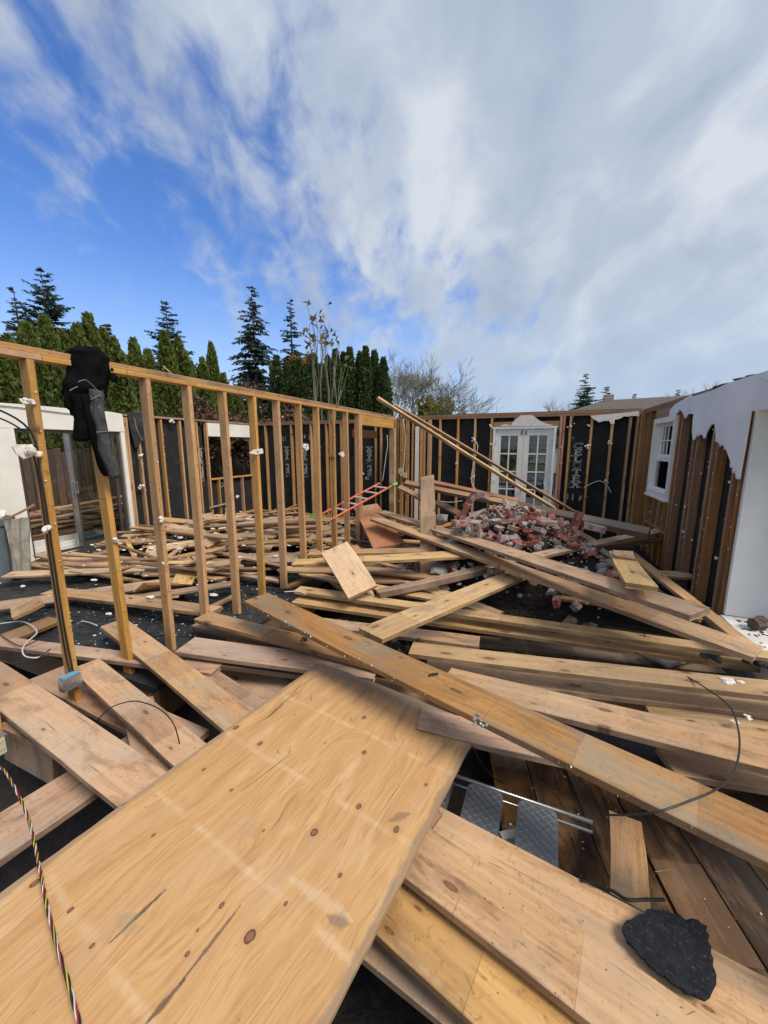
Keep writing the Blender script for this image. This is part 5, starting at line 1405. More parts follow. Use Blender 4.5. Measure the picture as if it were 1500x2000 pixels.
def heappos(k):
    while True:
        x = R.gauss(HX + .2, .68); y = R.gauss(HY - .15, .5)
        h = heap(x, y)
        if h > .16 and y > 4.1 and y < 6.6 and x < 1.4: return Vector((x, y, h - .02 + R.uniform(-.05, .06))), 1.0
scat(BRK, 'brick', 185, heappos, lambda k: R.uniform(.8, 1.0), 'red brick or broken bat jumbled in the heap before the French doors', 'brick', 'bricks of the heap in front of the French doors')
scat(CH, 'mortar_chunk', 130, heappos, lambda k: .05 + .13 * R.random() ** 1.5, 'pale lump of broken mortar among the red bricks of the heap', 'mortar chunk', 'mortar chunks in the brick heap')
def leftslope(k): 
    x = R.gauss(-1.25, .25); y = R.gauss(4.9, .3); return Vector((x, y, max(.05, heap(x, y)) + R.uniform(-.02, .08))), 1
scat(CC, 'concrete_chunk', 34, leftslope, lambda k: R.uniform(.12, .26), 'grey concrete lump on the left slope of the brick heap', 'concrete chunk', 'concrete chunks on the left of the brick heap')
def pitpos(k):
    x = R.uniform(-1.9, 1.45); y = R.uniform(2.75, 4.3)
    return Vector((x, y, -.42 + .32 * math.exp(-((x - .1) / 1.2) ** 2) * (.3 + .7 * (y - 2.3) / 2) + R.uniform(0, .10))), 1
scat(BRKD, 'brick', 95, pitpos, None, 'dark brick or bat lying in the dark pit under the planks', 'brick', 'bricks down in the pit')
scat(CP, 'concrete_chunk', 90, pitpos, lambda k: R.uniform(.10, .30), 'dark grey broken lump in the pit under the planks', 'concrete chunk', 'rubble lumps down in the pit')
for i, (px, py, z, s, t_) in enumerate([(800, 1118, .02, .62, 'largest grey concrete slab piece with moss, in the pit under the level plank'), (872, 1110, .0, .40, 'grey slab corner right of the steep plank, in the pit'), (1215, 1185, -.2, .42, 'grey block with a flat face in the pit below the diagonals'), (1000, 1215, -.25, .34, 'dark block lying in the pit under the light crossing plank'), (860, 1012, .42, .34, 'light grey stone at the left foot of the brick heap'), (742, 1138, .1, .0, '')]):
    if s == 0: continue
    o = put('concrete_block', CC[i].copy(), None, label=t_, cat='concrete block'); o.data.materials[0] = M['conc']
    o.matrix_basis = Matrix.Translation(atZ(px, py, z)) @ rrot(.4).to_4x4() @ Matrix.Scale(s, 4)
for i, (px, py, D, rz, ry, mesh, t_) in enumerate([(918, 978, 5.15, .4, -1.0, 0, 'two-brick piece standing on edge at the top left of the brick heap'), (907, 1000, 5.0, .2, -1.2, 1, 'brick standing upright just below the top left of the heap'), (946, 970, 5.3, 1.2, .3, 4, 'bright orange brick bat on top of the heap'), (900, 1022, 4.75, .9, .1, 0, 'brick with a white painted face low on the left of the heap'), (1160, 1030, 5.0, .1, .2, 6, 'brick showing its core holes at the right foot of the heap'), (1126, 1018, 5.0, .2, -1.3, 0, 'brick standing on end at the right of the heap'), (752, 1138, 4.9, .3, .1, 6, 'single holed brick in the pit beside the tilted yellow plank'), (930, 1034, 4.7, 1.4, 1.2, 6, 'holed brick end facing out at the front of the heap')]):
    o = put('brick', BRK[mesh], None, label=t_, cat='brick')
    o.matrix_basis = Matrix.Translation(atD(px, py, D)) @ (Matrix.Rotation(rz, 3, 'Z') @ Matrix.Rotation(ry, 3, 'Y')).to_4x4() @ Matrix.Scale(1.15, 4)
# small rubble grit
mb = MB()
mb2 = MB(); mb3 = MB()
for k in range(1900):
    p, _ = (heappos(k) if k % 3 else pitpos(k)); s = R.uniform(.006, .022); lump(mb2 if not k % 3 else (mb if k % 2 else mb3), p, (s, s, s * .7), k)
mb.build('rubble_grit', M['mortar'], kind='stuff')
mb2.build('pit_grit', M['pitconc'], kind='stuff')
mb3.build('brick_grit', M['brick'], kind='stuff')
# black felt bits on the heap
for i, (px, py, z, w, l) in enumerate([(985, 1055, .42, .16, .5), (905, 1035, .62, .10, .16), (1010, 1135, -.05, .3, .4)]):
    p = atZ(px, py, z)
    lay('felt_piece', p - Vector((l / 2, .1, 0)), p + Vector((l / 2, -.05, .02)), w, .012, M['felt'], ['dark felt slab at the front of the brick heap', 'small black curved piece in the front left of the brick heap', 'black felt sheet in the pit under the light crossing plank'][i], 'felt piece', roll=.4, rag=.03)

# ================================================================ SCRAP LUMBER BEHIND THE STUD WALL
SCM = []
for i in range(30):
    W = R.choice([.07, .089, .14, .184, .184, .235]); L = R.choice([.3, .5, .9, 1.2, 1.6, 2.0, 2.4, 2.8]); 
    SCM.append((slab_mesh('scrap_plank', L, W, .030, M[('scrap', 'pink', 'old', 'scrap', 'pale', 'pink')[i % 6]], .03, seed=900 + i, seg=4), L, W))
def junk(x, y): return .03 + .42 * math.exp(-((x + 4.9) / 1.5) ** 2 - ((y - 5.0) / 1.5) ** 2) + .06 * mnoise.noise(Vector((x, y, 0)))
for k in range(135):
    me, L, W = R.choice(SCM)
    x = R.gauss(-4.9, 1.05); y = R.gauss(5.1, 1.35)
    x = min(max(x, -6.7), -3.2); y = min(max(y, 3.0), 7.8)
    a = R.gauss(.3, .32) + (PI if R.random() < .5 else 0); tilt = R.gauss(0, .07)
    if L < 1: a = R.uniform(0, 6.28); tilt = R.gauss(0, .2)
    hz = junk(x, y) * R.uniform(.55, 1.1) + .04 + abs(tilt) * L * .3
    Mr = Matrix.Rotation(a, 3, 'Z') @ Matrix.Rotation(tilt, 3, 'Y') @ Matrix.Rotation(R.gauss(0, .3), 3, 'X')
    # keep inside the room
    e0 = Vector((x, y, 0)) - Mr @ Vector((L / 2, 0, 0)); e1 = Vector((x, y, 0)) + Mr @ Vector((L / 2, 0, 0))
    sh = 0
    for e in (e0, e1):
        if e.x < -7.3: sh = max(sh, -7.3 - e.x)
        if e.x > -3.08: sh = min(sh, -3.08 - e.x)
    sy_ = 0
    for e in (e0, e1):
        if e.y > 8.3: sy_ = min(sy_, 8.3 - e.y)
    o = put('scrap_plank', me, None, label='broken lumber scrap in the tangled heap behind the stud wall', cat='lumber scrap', group='lumber scraps heaped behind the stud wall')
    o.matrix_basis = Matrix.Translation(e0 + Vector((sh, sy_, hz))) @ Mr.to_4x4()
for k in range(42):
    me, L, W = R.choice(SCM)
    x = R.uniform(-2.8, -1.3); y = R.uniform(3.6, 7.2); a = R.gauss(.1, .5)
    Mr = Matrix.Rotation(a, 3, 'Z') @ Matrix.Rotation(R.gauss(0, .06), 3, 'Y')
    o = put('scrap_plank', me, None, label='lumber scrap on the floor between the doorway and the brick heap', cat='lumber scrap', group='lumber scraps between doorway and brick heap')
    o.matrix_basis = Matrix.Translation(Vector((x - L * .4, y, R.uniform(.03, .28)))) @ Mr.to_4x4()
SHORT = [q_ for q_ in SCM if q_[1] <= 1.25]
for k in range(26):
    me, L, W = R.choice(SHORT)
    x = min(R.uniform(.2, 1.2), 1.42 - L * .5); y = R.uniform(4.4, 7.0); a = R.gauss(-.2, .35)
    Mr = Matrix.Rotation(a, 3, 'Z') @ Matrix.Rotation(R.gauss(0, .08), 3, 'Y')
    o = put('scrap_plank', me, None, label='dark lumber scrap on the floor by the foot of the right wall', cat='lumber scrap', group='lumber scraps at the foot of the right wall')
    o.matrix_basis = Matrix.Translation(Vector((x - L * .5, y, R.uniform(.03, .22)))) @ Mr.to_4x4()
for k in range(46):
    me, L, W = R.choice(SCM[5:])
    y = R.uniform(2.6, 5.6); x = R.uniform(-9.3, -8.4); a = PI / 2 + R.gauss(.1, .18)
    Mr = Matrix.Rotation(a, 3, 'Z') @ Matrix.Rotation(R.gauss(0, .03), 3, 'Y')
    o = put('scrap_plank', me, None, label='board in the lumber pile outside the sliding door', cat='lumber scrap', group='boards piled outside the sliding door')
    o.matrix_basis = Matrix.Translation(Vector((x, y - L * .5, R.uniform(-.08, .55)))) @ Mr.to_4x4()
lay('board', (-8.3, 2.9, .62), (-8.3, 4.1, .60), .28, .03, M['red'], 'reddish brown board on the lumber pile outside the sliding door', 'board')
lay('board', (-9.2, 3.9, .40), (-9.15, 3.95, 1.18), .36, .02, M['pale'], 'orange plywood offcut standing upright outside the sliding door', 'board')
# insulation, crumbs and plastic in the tangle
mb = MB()
for k in range(700):
    x = R.gauss(-4.9, 1.3); y = R.gauss(5.2, 1.5)
    if x > -3.1 or x < -7.3 or y > 8.2: continue
    s = .006 + .035 * R.random() ** 3; lump(mb, (x, y, junk(x, y) + R.uniform(0, .12)), (s * 1.5, s, s * .4), k)
mb.build('plaster_debris', M['gyp'], kind='stuff')
mb = MB()
for k in range(500):
    x = R.uniform(-7.2, -2.7); y = R.uniform(1.9, 4.6); s = R.uniform(.01, .05); lump(mb, (x, y, .006), (s * 2, s, .01), k)
mb.build('felt_debris', M['felt'], kind='stuff')
for i, (p, c_, s) in enumerate([((-5.5, 6.4, .55), 'green', .12), ((-5.2, 6.2, .5), 'green', .08)]):
    mb = MB(); rr = random.Random(i)
    for k in range(7): mb.box((rr.uniform(-s, s), rr.uniform(-s, s), rr.uniform(0, .05)), (.16, .03, .012), rr.uniform(0, 3))
    put('green_plastic_piece', mb.mesh('green_plastic_piece', M[c_]), None, loc=atX(612 + i * 16, 1010 + i * 4, -4.6), label=['larger bright green plastic tangle in the scrap behind the studs', 'smaller bright green plastic piece in the scrap behind the studs'][i], cat='plastic piece')

# orange ladder lying in the tangle
la, lb = atD(640, 998, 6.3), atD(741, 944, 6.9)
lu = (lb - la).normalized(); lnn = Vector((-lu.y, lu.x, 0)).normalized()
if lnn.dot(la) > 0: lnn = -lnn
ld = empty('ladder', la, 'orange ladder with white rungs and a green tip lying in the scrap behind the studs', 'ladder')
for s in (0, 1):
    o_ = lnn * (.40 * s)
    mb = MB(); mb.tube([la - lu * .2 + o_, lb + o_], [.018, .018], 4); part(mb, 'rail', M['orange'], ld)
mb = MB(); mb.tube([lb - lu * .02 + lnn * .4, lb + lu * .07 + lnn * .4], .035, 6); part(mb, 'rail_cap', M['green'], ld)
LL = (lb - la).length
for k in range(5):
    p = la + lu * (LL * (k + .6) / 5.2); mb = MB(); mb.tube([p, p + lnn * .4], .014, 6); part(mb, 'rung', M['white'], ld)

# ================================================================ BIN AND RAG AT THE LEFT
bp = atZ(-8, 1135, 0)
bn = empty('rubbish_bin', bp, 'grey blue plastic bin with drywall lumps on top, cut by the left edge', 'bin')
bn.scale = (1, 1, 1.22)
mb = MB()
def ring_(r, z, n=20, sq=.85): return [(r * (abs(math.cos(2 * PI * k / n)) ** sq) * math.copysign(1, math.cos(2 * PI * k / n)), r * (abs(math.sin(2 * PI * k / n)) ** sq) * math.copysign(1, math.sin(2 * PI * k / n)), z) for k in range(n)]
prof = [(.20, 0), (.215, .05), (.25, .62), (.275, .63), (.28, .70), (.265, .70), (.25, .66), (.19, .05)]
vs = []
for r_, z in prof: vs += ring_(r_, z)
fs = [(i * 20 + k, i * 20 + (k + 1) % 20, (i + 1) * 20 + (k + 1) % 20, (i + 1) * 20 + k) for i in range(len(prof) - 1) for k in range(20)]
fs.append(tuple(range(20))[::-1]); fs.append(tuple(range(140, 160)))
mb.add(vs, fs)
o = put('bin_body', mb.mesh('bin_body', M['bin'], False), bn)
mb = MB()
for k in range(14): lump(mb, bp + Vector((R.uniform(-.18, .18), R.uniform(-.18, .18), .85 + R.uniform(0, .07))), R.uniform(.05, .1), k)
put('plaster_load', mb.mesh('plaster_load', M['gyp']), None, label='white drywall lumps heaped on top of the bin', cat='plaster lumps')
lay('stick', bp + Vector((.10, .08, .80)), bp + Vector((.34, .38, 1.02)), .045, .03, M['red'], 'short brown stick poking up from the bin at the left edge', 'stick')
rg = MB(); vs = []; nx, nz = 14, 20
for j in range(nz + 1):
    for i in range(nx + 1):
        t = i / nx; z = .84 - .78 * j / nz
        y = .12 + t * .26 * (1 - .2 * j / nz); x = .27 + .035 * math.sin(t * 14 + j * .2) + .02 * math.sin(t * 31) + .03 * j / nz
        vs.append((bp.x + x, bp.y + y - .05, z))
n0 = len(vs); vs += [(a - .012, b + .01, c_) for a, b, c_ in vs]
fs = [(j * (nx + 1) + i, j * (nx + 1) + i + 1, (j + 1) * (nx + 1) + i + 1, (j + 1) * (nx + 1) + i) for j in range(nz) for i in range(nx)]
fs += [tuple(k + n0 for k in f[::-1]) for f in fs]
rg.add(vs, fs); rg.build('rag', M['rag'], smooth=True, label='dirty grey cloth hanging down beside the bin', cat='cloth')

# ================================================================ JACKET OVER THE TOP PLATE
jk = empty('work_jacket', (SX, 1.75, 2.3), 'black work jacket with charcoal sleeve panels and grey piping, slung over the top plate', 'jacket')
def loft(mb, secs, n=28, fold=.0, seed=0):
    """secs: (centre, half width vector, half depth vector)"""
    vs = []
    for i, (c, a, b) in enumerate(secs):
        c, a, b = Vector(c), Vector(a), Vector(b)
        for k in range(n):
            th = 2 * PI * k / n
            p = c + a * math.cos(th) + b * math.sin(th)
            q_ = mnoise.noise(Vector((math.cos(th) * 2.1, math.sin(th) * 2.1, i * .22 + seed))) + .6 * mnoise.noise(Vector((math.cos(th) * 5, math.sin(th) * 5, i * .16 + seed + 9)))
            d = (p - c); 
            if d.length > 1e-6: p += d.normalized() * fold * q_
            vs.append(p)
    m_ = len(secs)
    fs = [(i * n + k, (i + 1) * n + k, (i + 1) * n + (k + 1) % n, i * n + (k + 1) % n) for i in range(m_ - 1) for k in range(n)]
    fs.append(tuple(range(n))); fs.append(tuple((m_ - 1) * n + k for k in range(n))[::-1])
    mb.add(vs, fs)
def jsec(lpx, rpx, py, depth, X=SX + .02, off=.0):
    l = atX(*lpx, X); r = atX(*rpx, X); c = (l + r) / 2 + Vector((off, 0, 0)); return (c, (r - l) / 2, Vector((depth, 0, 0)))
XC = SC
def body_secs(rows, depth, off=0.0):
    out = []
    for i in range(len(rows)):
        (y, l, r, d) = rows[i]
        out.append(jsec((l, y), (r, y), y, d, off=off))
    def interp(o):
        res = []
        for a, b in zip(o[:-1], o[1:]):
            for k in range(4):
                t = k / 4; res.append(tuple(x * (1 - t) + y_ * t for x, y_ in zip(a, b)))
        res.append(o[-1]); return res
    return interp(out)
mb = MB(); loft(mb, body_secs([(674, 165, 176, .01), (678, 148, 192, .06), (684, 141, 205, .078), (700, 139, 214, .080), (725, 136, 221, .075), (750, 132, 220, .06), (770, 133, 215, .05), (790, 138, 209, .045), (806, 150, 206, .035), (814, 158, 200, .03), (816, 170, 190, .01)], 0, off=-.05), fold=.032)
part(mb, 'jacket_body', M['cloth'], jk, smooth=True)
mb = MB(); loft(mb, body_secs([(770, 138, 172, .03), (790, 143, 174, .04), (815, 146, 174, .04), (840, 146, 173, .038), (858, 147, 172, .035), (862, 150, 170, .01)], 0, off=-.0), fold=.016, seed=4)
part(mb, 'rear_sleeve', M['cloth'], jk, smooth=True)
def sleeve(pts, wd, mat, nm, seed, x0=SX + .09, fold=.012):
    secs = []; P = [atX(a, b, x0) for a, b in pts]; P2 = spline(P, 5); 
    for i, p in enumerate(P2):
        t = i / (len(P2) - 1); w = wd(t); d = (P2[min(i + 1, len(P2) - 1)] - P2[max(i - 1, 0)]).normalized()
        a = d.cross(Vector((1, 0, 0))).normalized() * w; secs.append((p, a, Vector((.035 if 0 < i < len(P2) - 1 else .012, 0, 0))))
    mb = MB(); loft(mb, secs, fold=fold, seed=seed); return part(mb, nm, mat, jk, smooth=True)
sleeve([(188, 762), (190, 800), (197, 835), (206, 875), (218, 912), (226, 934)], lambda t: .044 - .006 * t, M['greycloth'], 'charcoal_sleeve', 12, x0=SX + .095)
sleeve([(172, 770), (180, 812), (188, 850), (199, 890), (212, 928)], lambda t: .050 - .018 * t, M['cloth'], 'sleeve_underside', 17, x0=SX + .065)
for pts in ([(153, 746), (160, 743), (168, 742)], [(169, 743), (178, 750), (186, 758), (196, 768)], [(136, 763), (143, 759), (152, 755)], [(177, 780), (186, 776), (197, 771)], [(188, 844), (200, 843), (213, 843)]):
    mb = MB(); mb.tube(spline([atX(a, b, SX + .137) for a, b in pts]), .0026, 4); part(mb, 'piping', M['piping'], jk)
mb = MB(); q_ = atX(222, 738, SX + .03); lump(mb, q_, (.03, .035, .03), 5); lump(mb, atX(219, 722, SX + .05), (.012, .012, .016), 6); part(mb, 'toggle', M['cloth'], jk)

# ================================================================ FENCE AND TREES
fe = empty('wooden_fence', (-10.1, 6, -.6), 'tall dark weathered board fence in front of the hedge', 'fence')
fm = [slab_mesh('fence_board', 2.15 + .03 * i, .138, .018, M['fence'], .006, seed=700 + i, warp=.003) for i in range(4)]
for i in range(78):
    y = 1.2 + i * .147
    o = put('fence_board', fm[i % 4], fe); X_, Y_ = -10.1 + R.uniform(-.006, .006), y
    Mx = Matrix(((0, 0, 1), (0, 1, 0), (-1, 0, 0)))   # local x up
    Mx = Matrix((Vector((0, 0, 1)), Vector((0, 1, 0)), Vector((-1, 0, 0)))).transposed()
    o.matrix_basis = wmat(fe).inverted() @ Matrix.Translation((X_, Y_, -.5)) @ Mx.to_4x4()
for z in (.0, 1.35):
    mb = MB(); mb.box2((-10.16, 1.1, z), (-10.12, 12.7, z + .09)); part(mb, 'fence_rail', M['fence'], fe)
fe2 = empty('rear_wooden_fence', (-6, 13.4, -.6), 'dark board fence across the back of the yard behind the rear walls', 'fence')
for i in range(56):
    x = -10.0 + i * .147
    o = put('fence_board', fm[i % 4], fe2)
    Mx = Matrix((Vector((0, 0, 1)), Vector((1, 0, 0)), Vector((0, 1, 0)))).transposed()
    o.matrix_basis = wmat(fe2).inverted() @ Matrix.Translation((x, 13.4, -.6)) @ Mx.to_4x4()

def leaf_cards(mb, c, d, s, rr, wid=.45):
    """one small bent leaf spray at c pointing along d"""
    d = d.normalized(); a = d.cross(Vector((rr.uniform(-1, 1), rr.uniform(-1, 1), rr.uniform(-1, 1)))).normalized() * s * wid
    n_ = len(mb.v)
    mb.v += [tuple(c - a * .6), tuple(c + d * s * .55 - a * .2 + a.cross(d) * .35), tuple(c + d * s), tuple(c + d * s * .5 + a)]
    mb.f += [(n_, n_ + 1, n_ + 2, n_ + 3)]
def thuja_mesh(seed, h, r, mat, n=4600, tips=5):
    rr = random.Random(seed); mb = MB()
    spires = [(rr.uniform(-r * .5, r * .5), rr.uniform(-r * .5, r * .5), h * rr.uniform(.72, .96), r * rr.uniform(.35, .6)) for k in range(tips)] + [(0, 0, h, r)]
    cnt = 0
    while cnt < n:
        sx, sy, sh, sr = spires[-1] if rr.random() < .55 else rr.choice(spires)
        t = rr.random() ** .8; z = t * sh
        prof = (1 - t ** 2.2) ** .8 * min(1, .65 + t * 3)
        th = rr.uniform(0, 6.28)
        rad = sr * prof * (1 - .28 * rr.random() ** 2) * (1 + .22 * mnoise.noise(Vector((math.cos(th) * 2 + seed, math.sin(th) * 2, z * 1.6))))
        c = Vector((sx + math.cos(th) * rad, sy + math.sin(th) * rad, z))
        d = Vector((math.cos(th) * .55 + rr.gauss(0, .3), math.sin(th) * .55 + rr.gauss(0, .3), .9 + rr.gauss(0, .3)))
        leaf_cards(mb, c, d, rr.uniform(.09, .19), rr, .5); cnt += 1
    # shaded inner mass
    mb.tube([(0, 0, .0), (0, 0, h * .5), (0, 0, h * .86)], [r * .62, r * .55, .05], 9)
    return mb.mesh('crown', mat)
def trunk_mesh(h, r, mat=None):
    mb = MB(); mb.tube([(0, 0, -.3), (0, 0, h * .4), (0, 0, h * .9)], [r, r * .7, r * .15], 7); return mb.mesh('trunk', mat or M['bark'])
THU = [thuja_mesh(i, 4.4, .62, M['thuja'], 5200, 4) for i in range(4)]
THD = [thuja_mesh(i + 9, 5.0, .52, M['thuja2'], 4600, 2) for i in range(3)]
TRK = trunk_mesh(4.0, .09)
def place_tree(name, crown, loc, s, sz, label, cat, group=None, trunk=TRK, base=-.6):
    e = empty(name, (loc[0], loc[1], base), label, cat, group, R.uniform(0, 6.28)); e.scale = (s, s, sz)
    put('trunk', trunk, e); put('crown', crown, e); return e
def top_z(px, py, D): return atD(px, py, D).z
hedge = [(-60, 655), (-20, 650), (15, 662), (52, 640), (88, 628), (122, 655), (150, 641), (172, 622), (202, 650), (222, 668), (260, 668), (288, 690), (322, 655), (348, 668), (372, 712), (395, 705), (412, 676), (436, 735), (462, 758), (495, 772)]
hlab = ['clipped hedge conifer past the left edge, before the first stud', 'second hedge conifer from the left edge', 'hedge conifer rising straight above the first stud', 'hedge conifer between the first stud and the jacket', 'broadest hedge conifer, rounded, just left of the jacket', 'low hedge conifer hidden at the left shoulder of the jacket', 'hedge spire directly above the left half of the jacket', 'tallest hedge spire, above the jacket collar', 'hedge spire above the right shoulder of the jacket', 'dense hedge conifer right of the jacket, below the small cedar tip', 'single narrow hedge spire between jacket and third stud', 'short hedge conifer above the third stud', 'stout hedge conifer in front of the pointed fir', 'hedge conifer on the right flank of the pointed fir', 'low hedge conifer between third and fourth stud', 'small pair-mate hedge spire above the fourth stud', 'lone slender hedge spire right of the pointed fir', 'hedge conifer below the bare top left of the tallest fir', 'last low hedge conifer at the fifth stud', 'hedge conifer end piece under the tallest fir']
for i, (px, py) in enumerate(hedge):
    p = atX(px, py, -11.0 - (i % 3) * .12); h = p.z + .6
    place_tree('hedge_conifer', THU[i % 4], p, .84 if px < 350 else .74, h / 4.4, hlab[i], 'hedge tree', 'conifers of the hedge behind the left wall')
for i, y in enumerate((2.2, 3.0, 3.9, 5.3, 6.1, 7.5, 8.6, 9.7, 10.6, 11.8)):
    place_tree('hedge_conifer', THU[(i + 1) % 4], (-11.7, y, 0), 1.15, 4.2 / 4.4, 'tall clipped green conifer in the hedge behind the left wall', 'hedge tree', 'conifers of the hedge behind the left wall')
rear = [(540, 700, 16), (560, 712, 15.5), (583, 705, 16.5), (612, 695, 16), (640, 700, 16.4), (655, 688, 15.6), (671, 694, 16), (683, 684, 16), (702, 692, 16.4), (714, 682, 15.8), (731, 690, 16), (749, 703, 15.6), (592, 722, 15), (628, 715, 15.2)]
for i, (px, py, D) in enumerate(rear):
    p = atD(px, py, D); lab = ('slender dark green cypress beyond the rear wall, left of the bare tree', 'cypress', 'dark cypresses beyond the rear wall')
    ordn = ['first', 'second', 'third', 'fourth', 'fifth', 'sixth', 'seventh', 'eighth', 'ninth', 'tenth', 'eleventh', 'twelfth', 'thirteenth', 'last']
    rank = sorted(q_[0] for q_ in rear).index(px)
    lab = (ordn[rank] + ' from the left of the dark cypresses beyond the rear wall', 'cypress', 'dark cypresses beyond the rear wall')
    if px == 749: lab = ('last dark cypress of the row, standing apart right beside the bare tree', 'cypress', None)
    if px == 714: lab = ('tallest dark cypress of the row beyond the rear wall', 'cypress', None)
    place_tree('cypress', THD[i % 3], p, .95, (p.z + .6) / 5.0, *lab)

def fir_mesh(seed, h, r, mat, sparse=1.0, droop=.35, top_sparse=False):
    rr = random.Random(seed); mb = MB(); z = h * .12
    while z < h * .985:
        t = z / h; R0 = r * (1 - t) ** .72 * rr.uniform(.75, 1.12)
        nb = 5 if t < .9 else 3
        for k in range(nb):
            if rr.random() > sparse: continue
            th = rr.uniform(0, 6.28); L = R0 * rr.uniform(.65, 1.1); up = .35 * t + .05
            m_ = max(3, int(L / .13)); p = Vector((0, 0, z))
            prev = p.copy()
            for j in range(1, m_ + 1):
                f = j / m_
                c = Vector((math.cos(th) * L * f, math.sin(th) * L * f, z + up * L * f - droop * L * f * f + .12 * L * f ** 3))
                ax = (c - prev).normalized()
                side = Vector((-math.sin(th), math.cos(th), 0))
                w_ = .34 * (1 - f * .6) * max(.6, L ** .5)
                for s in (-1, 1):
                    for q_ in range(2):
                        d = (ax * .6 + side * s * rr.uniform(.5, 1.0) + Vector((0, 0, -rr.uniform(.05, .45))))
                        leaf_cards(mb, prev + (c - prev) * rr.random(), d, w_ * rr.uniform(.8, 1.6), rr, .26)
                leaf_cards(mb, prev, ax + Vector((0, 0, .2)), .16, rr, .35)
                prev = c
            mb.tube([(0, 0, z), tuple(prev)], [.02 * (1 - t) + .006, .004], 3, False)
        z += h * .016 * (1 + .5 * rr.random())
    return mb.mesh('crown', mat)
def fir(px, py, D, wpx, label, seed, sparse=1.0, cat='fir tree', droop=.35, mat=None):
    p = atD(px, py, D); h = p.z + .6; r = wpx / 750. * D * 1.9
    cm = fir_mesh(seed, h, r, mat or M['fir'], sparse, droop)
    mbt = MB(); mbt.tube([(0, 0, -.2), (0, 0, h * .5), (0, 0, h * .985)], [h * .016, h * .009, .01], 7); tk = mbt.mesh('trunk', M['bark'])
    e = empty('fir_tree', (p.x, p.y, -.6), label, cat); put('trunk', tk, e); put('crown', cm, e)
fir(78, 518, 24, 58, 'broad dark fir behind the hedge at the far left', 1, .95, droop=.15)
fir(24, 552, 26, 34, 'thin drooping cedar at the very left, beside the broad fir', 2, .5, cat='cedar', droop=.75)
fir(206, 625, 22, 24, 'small drooping cedar tip above the hedge at left', 3, .5, cat='cedar', droop=.7)
fir(322, 583, 26, 50, 'pointed fir behind the hedge above the jacket', 4, 1.0, droop=.3)
fir(490, 549, 26, 50, 'tallest fir with open branches in the middle of the treeline', 5, .9, droop=.5)
fir(566, 577, 28, 38, 'slim fir just right of the tallest fir', 6, .8, droop=.45)
fir(1145, 727, 42, 30, 'fir above the far house roof, left one of the pair', 7, .85)
fir(1186, 752, 40, 24, 'lower fir right of the other one above the far house roof', 8, .95)
fir(1240, 768, 50, 9, 'tiny fir tip above the far roof ridge', 9, 1)
fir(1325, 759, 50, 10, 'tiny fir tip by the end of the far roof', 10, 1)
fir(906, 781, 45, 14, 'tiny fir above the back wall, right of the yellow tree', 11, .8)
fir(860, 757, 32, 12, 'small dark fir tip behind the yellow tree', 12, .8)

def bare_tree(name, px, py, D, spread, label, seed, mat, cat='bare tree', leaves=None, depth=6, leafn=1, up=.35, stems=4, thin=1.0):
    p = atD(px, py, D); h = p.z + .6; rr = random.Random(seed)
    tr = MB(); tw = MB(); lf = MB()
    def grow(a, d, L, r, lev):
        r = max(r, .0075 if lev > 2 else .011) if not leaves else r
        b = a + d * L
        mid = (a + b) / 2 + Vector((rr.gauss(0, .04), rr.gauss(0, .04), 0)) * L
        (tr if lev < 2 else tw).tube([a, mid, b], [r, r * .82, r * .62], 5 if lev < 2 else 3, False)
        if lev >= depth:
            if leaves:
                for q_ in range(leafn): leaf_cards(lf, b + Vector((rr.gauss(0, .1), rr.gauss(0, .1), rr.gauss(0, .1))), Vector((rr.gauss(0, 1), rr.gauss(0, 1), rr.gauss(-.2, .6))), rr.uniform(.10, .20), rr, .7)
            return
        for k in range(rr.choice((2, 3, 3)) if lev < depth - 1 else 3):
            nd = (d + Vector((rr.gauss(0, spread), rr.gauss(0, spread), rr.gauss(.05, .25) + up * .3))).normalized()
            grow(a + (b - a) * rr.uniform(.55, 1.0), nd, L * rr.uniform(.62, .86), r * .58, lev + 1)
    tr.tube([(0, 0, -.2), (0, 0, h * .18)], [h * .018 * thin, h * .014 * thin], 8)
    for k in range(stems):
        d = Vector((rr.gauss(0, min(.35, spread)), rr.gauss(0, min(.35, spread)), 1)).normalized(); grow(Vector((0, 0, h * .16)), d, h * .26, h * .010 * thin, 0)
    zmax = max(v[2] for v in tw.v); k_ = h / zmax
    e = empty(name, (p.x, p.y, -.6), label, cat); e.scale = (k_, k_, k_)
    put('trunk', tr.mesh('trunk', mat), e); put('branches', tw.mesh('branches', mat), e)
    if leaves: put('crown', lf.mesh('crown', leaves), e)
bare_tree('bare_tree', 795, 680, 22, .55, 'wide bare deciduous tree with pale twigs, right of the cypress row', 1, M['palebark'])
bare_tree('bare_tree', 835, 705, 25, .5, 'smaller bare tree behind the wide one, towards the yellow tree', 6, M['palebark'])
bare_tree('bare_tree', 742, 688, 30, .45, 'bare treetop peeping between the cypresses and the wide bare tree', 3, M['palebark'])
bare_tree('bare_tree', 432, 715, 24, .5, 'pale bare treetop just left of the tallest fir', 4, M['palebark'], leaves=M['russet'])
bare_tree('bare_tree', 1100, 768, 50, .35, 'faint bare trees beside the firs above the far roof', 5, M['palebark'], depth=5)
bare_tree('bare_tree', 1385, 742, 45, .4, 'faint bare treetop above the torn right wall', 7, M['palebark'], depth=5)
bare_tree('maple_sapling', 630, 602, 14, .10, 'slender young maple with a few last leaves on its tips, before the cypresses', 8, M['palebark'], cat='young maple', leaves=M['maple'], depth=2, leafn=2, up=2.2, stems=4, thin=.4)
bare_tree('russet_tree', 452, 792, 12.6, .4, 'dark red leaved shrub behind the left wall window, speckled with pale dots', 10, M['bark'], cat='shrub', leaves=M['russet'], leafn=3)
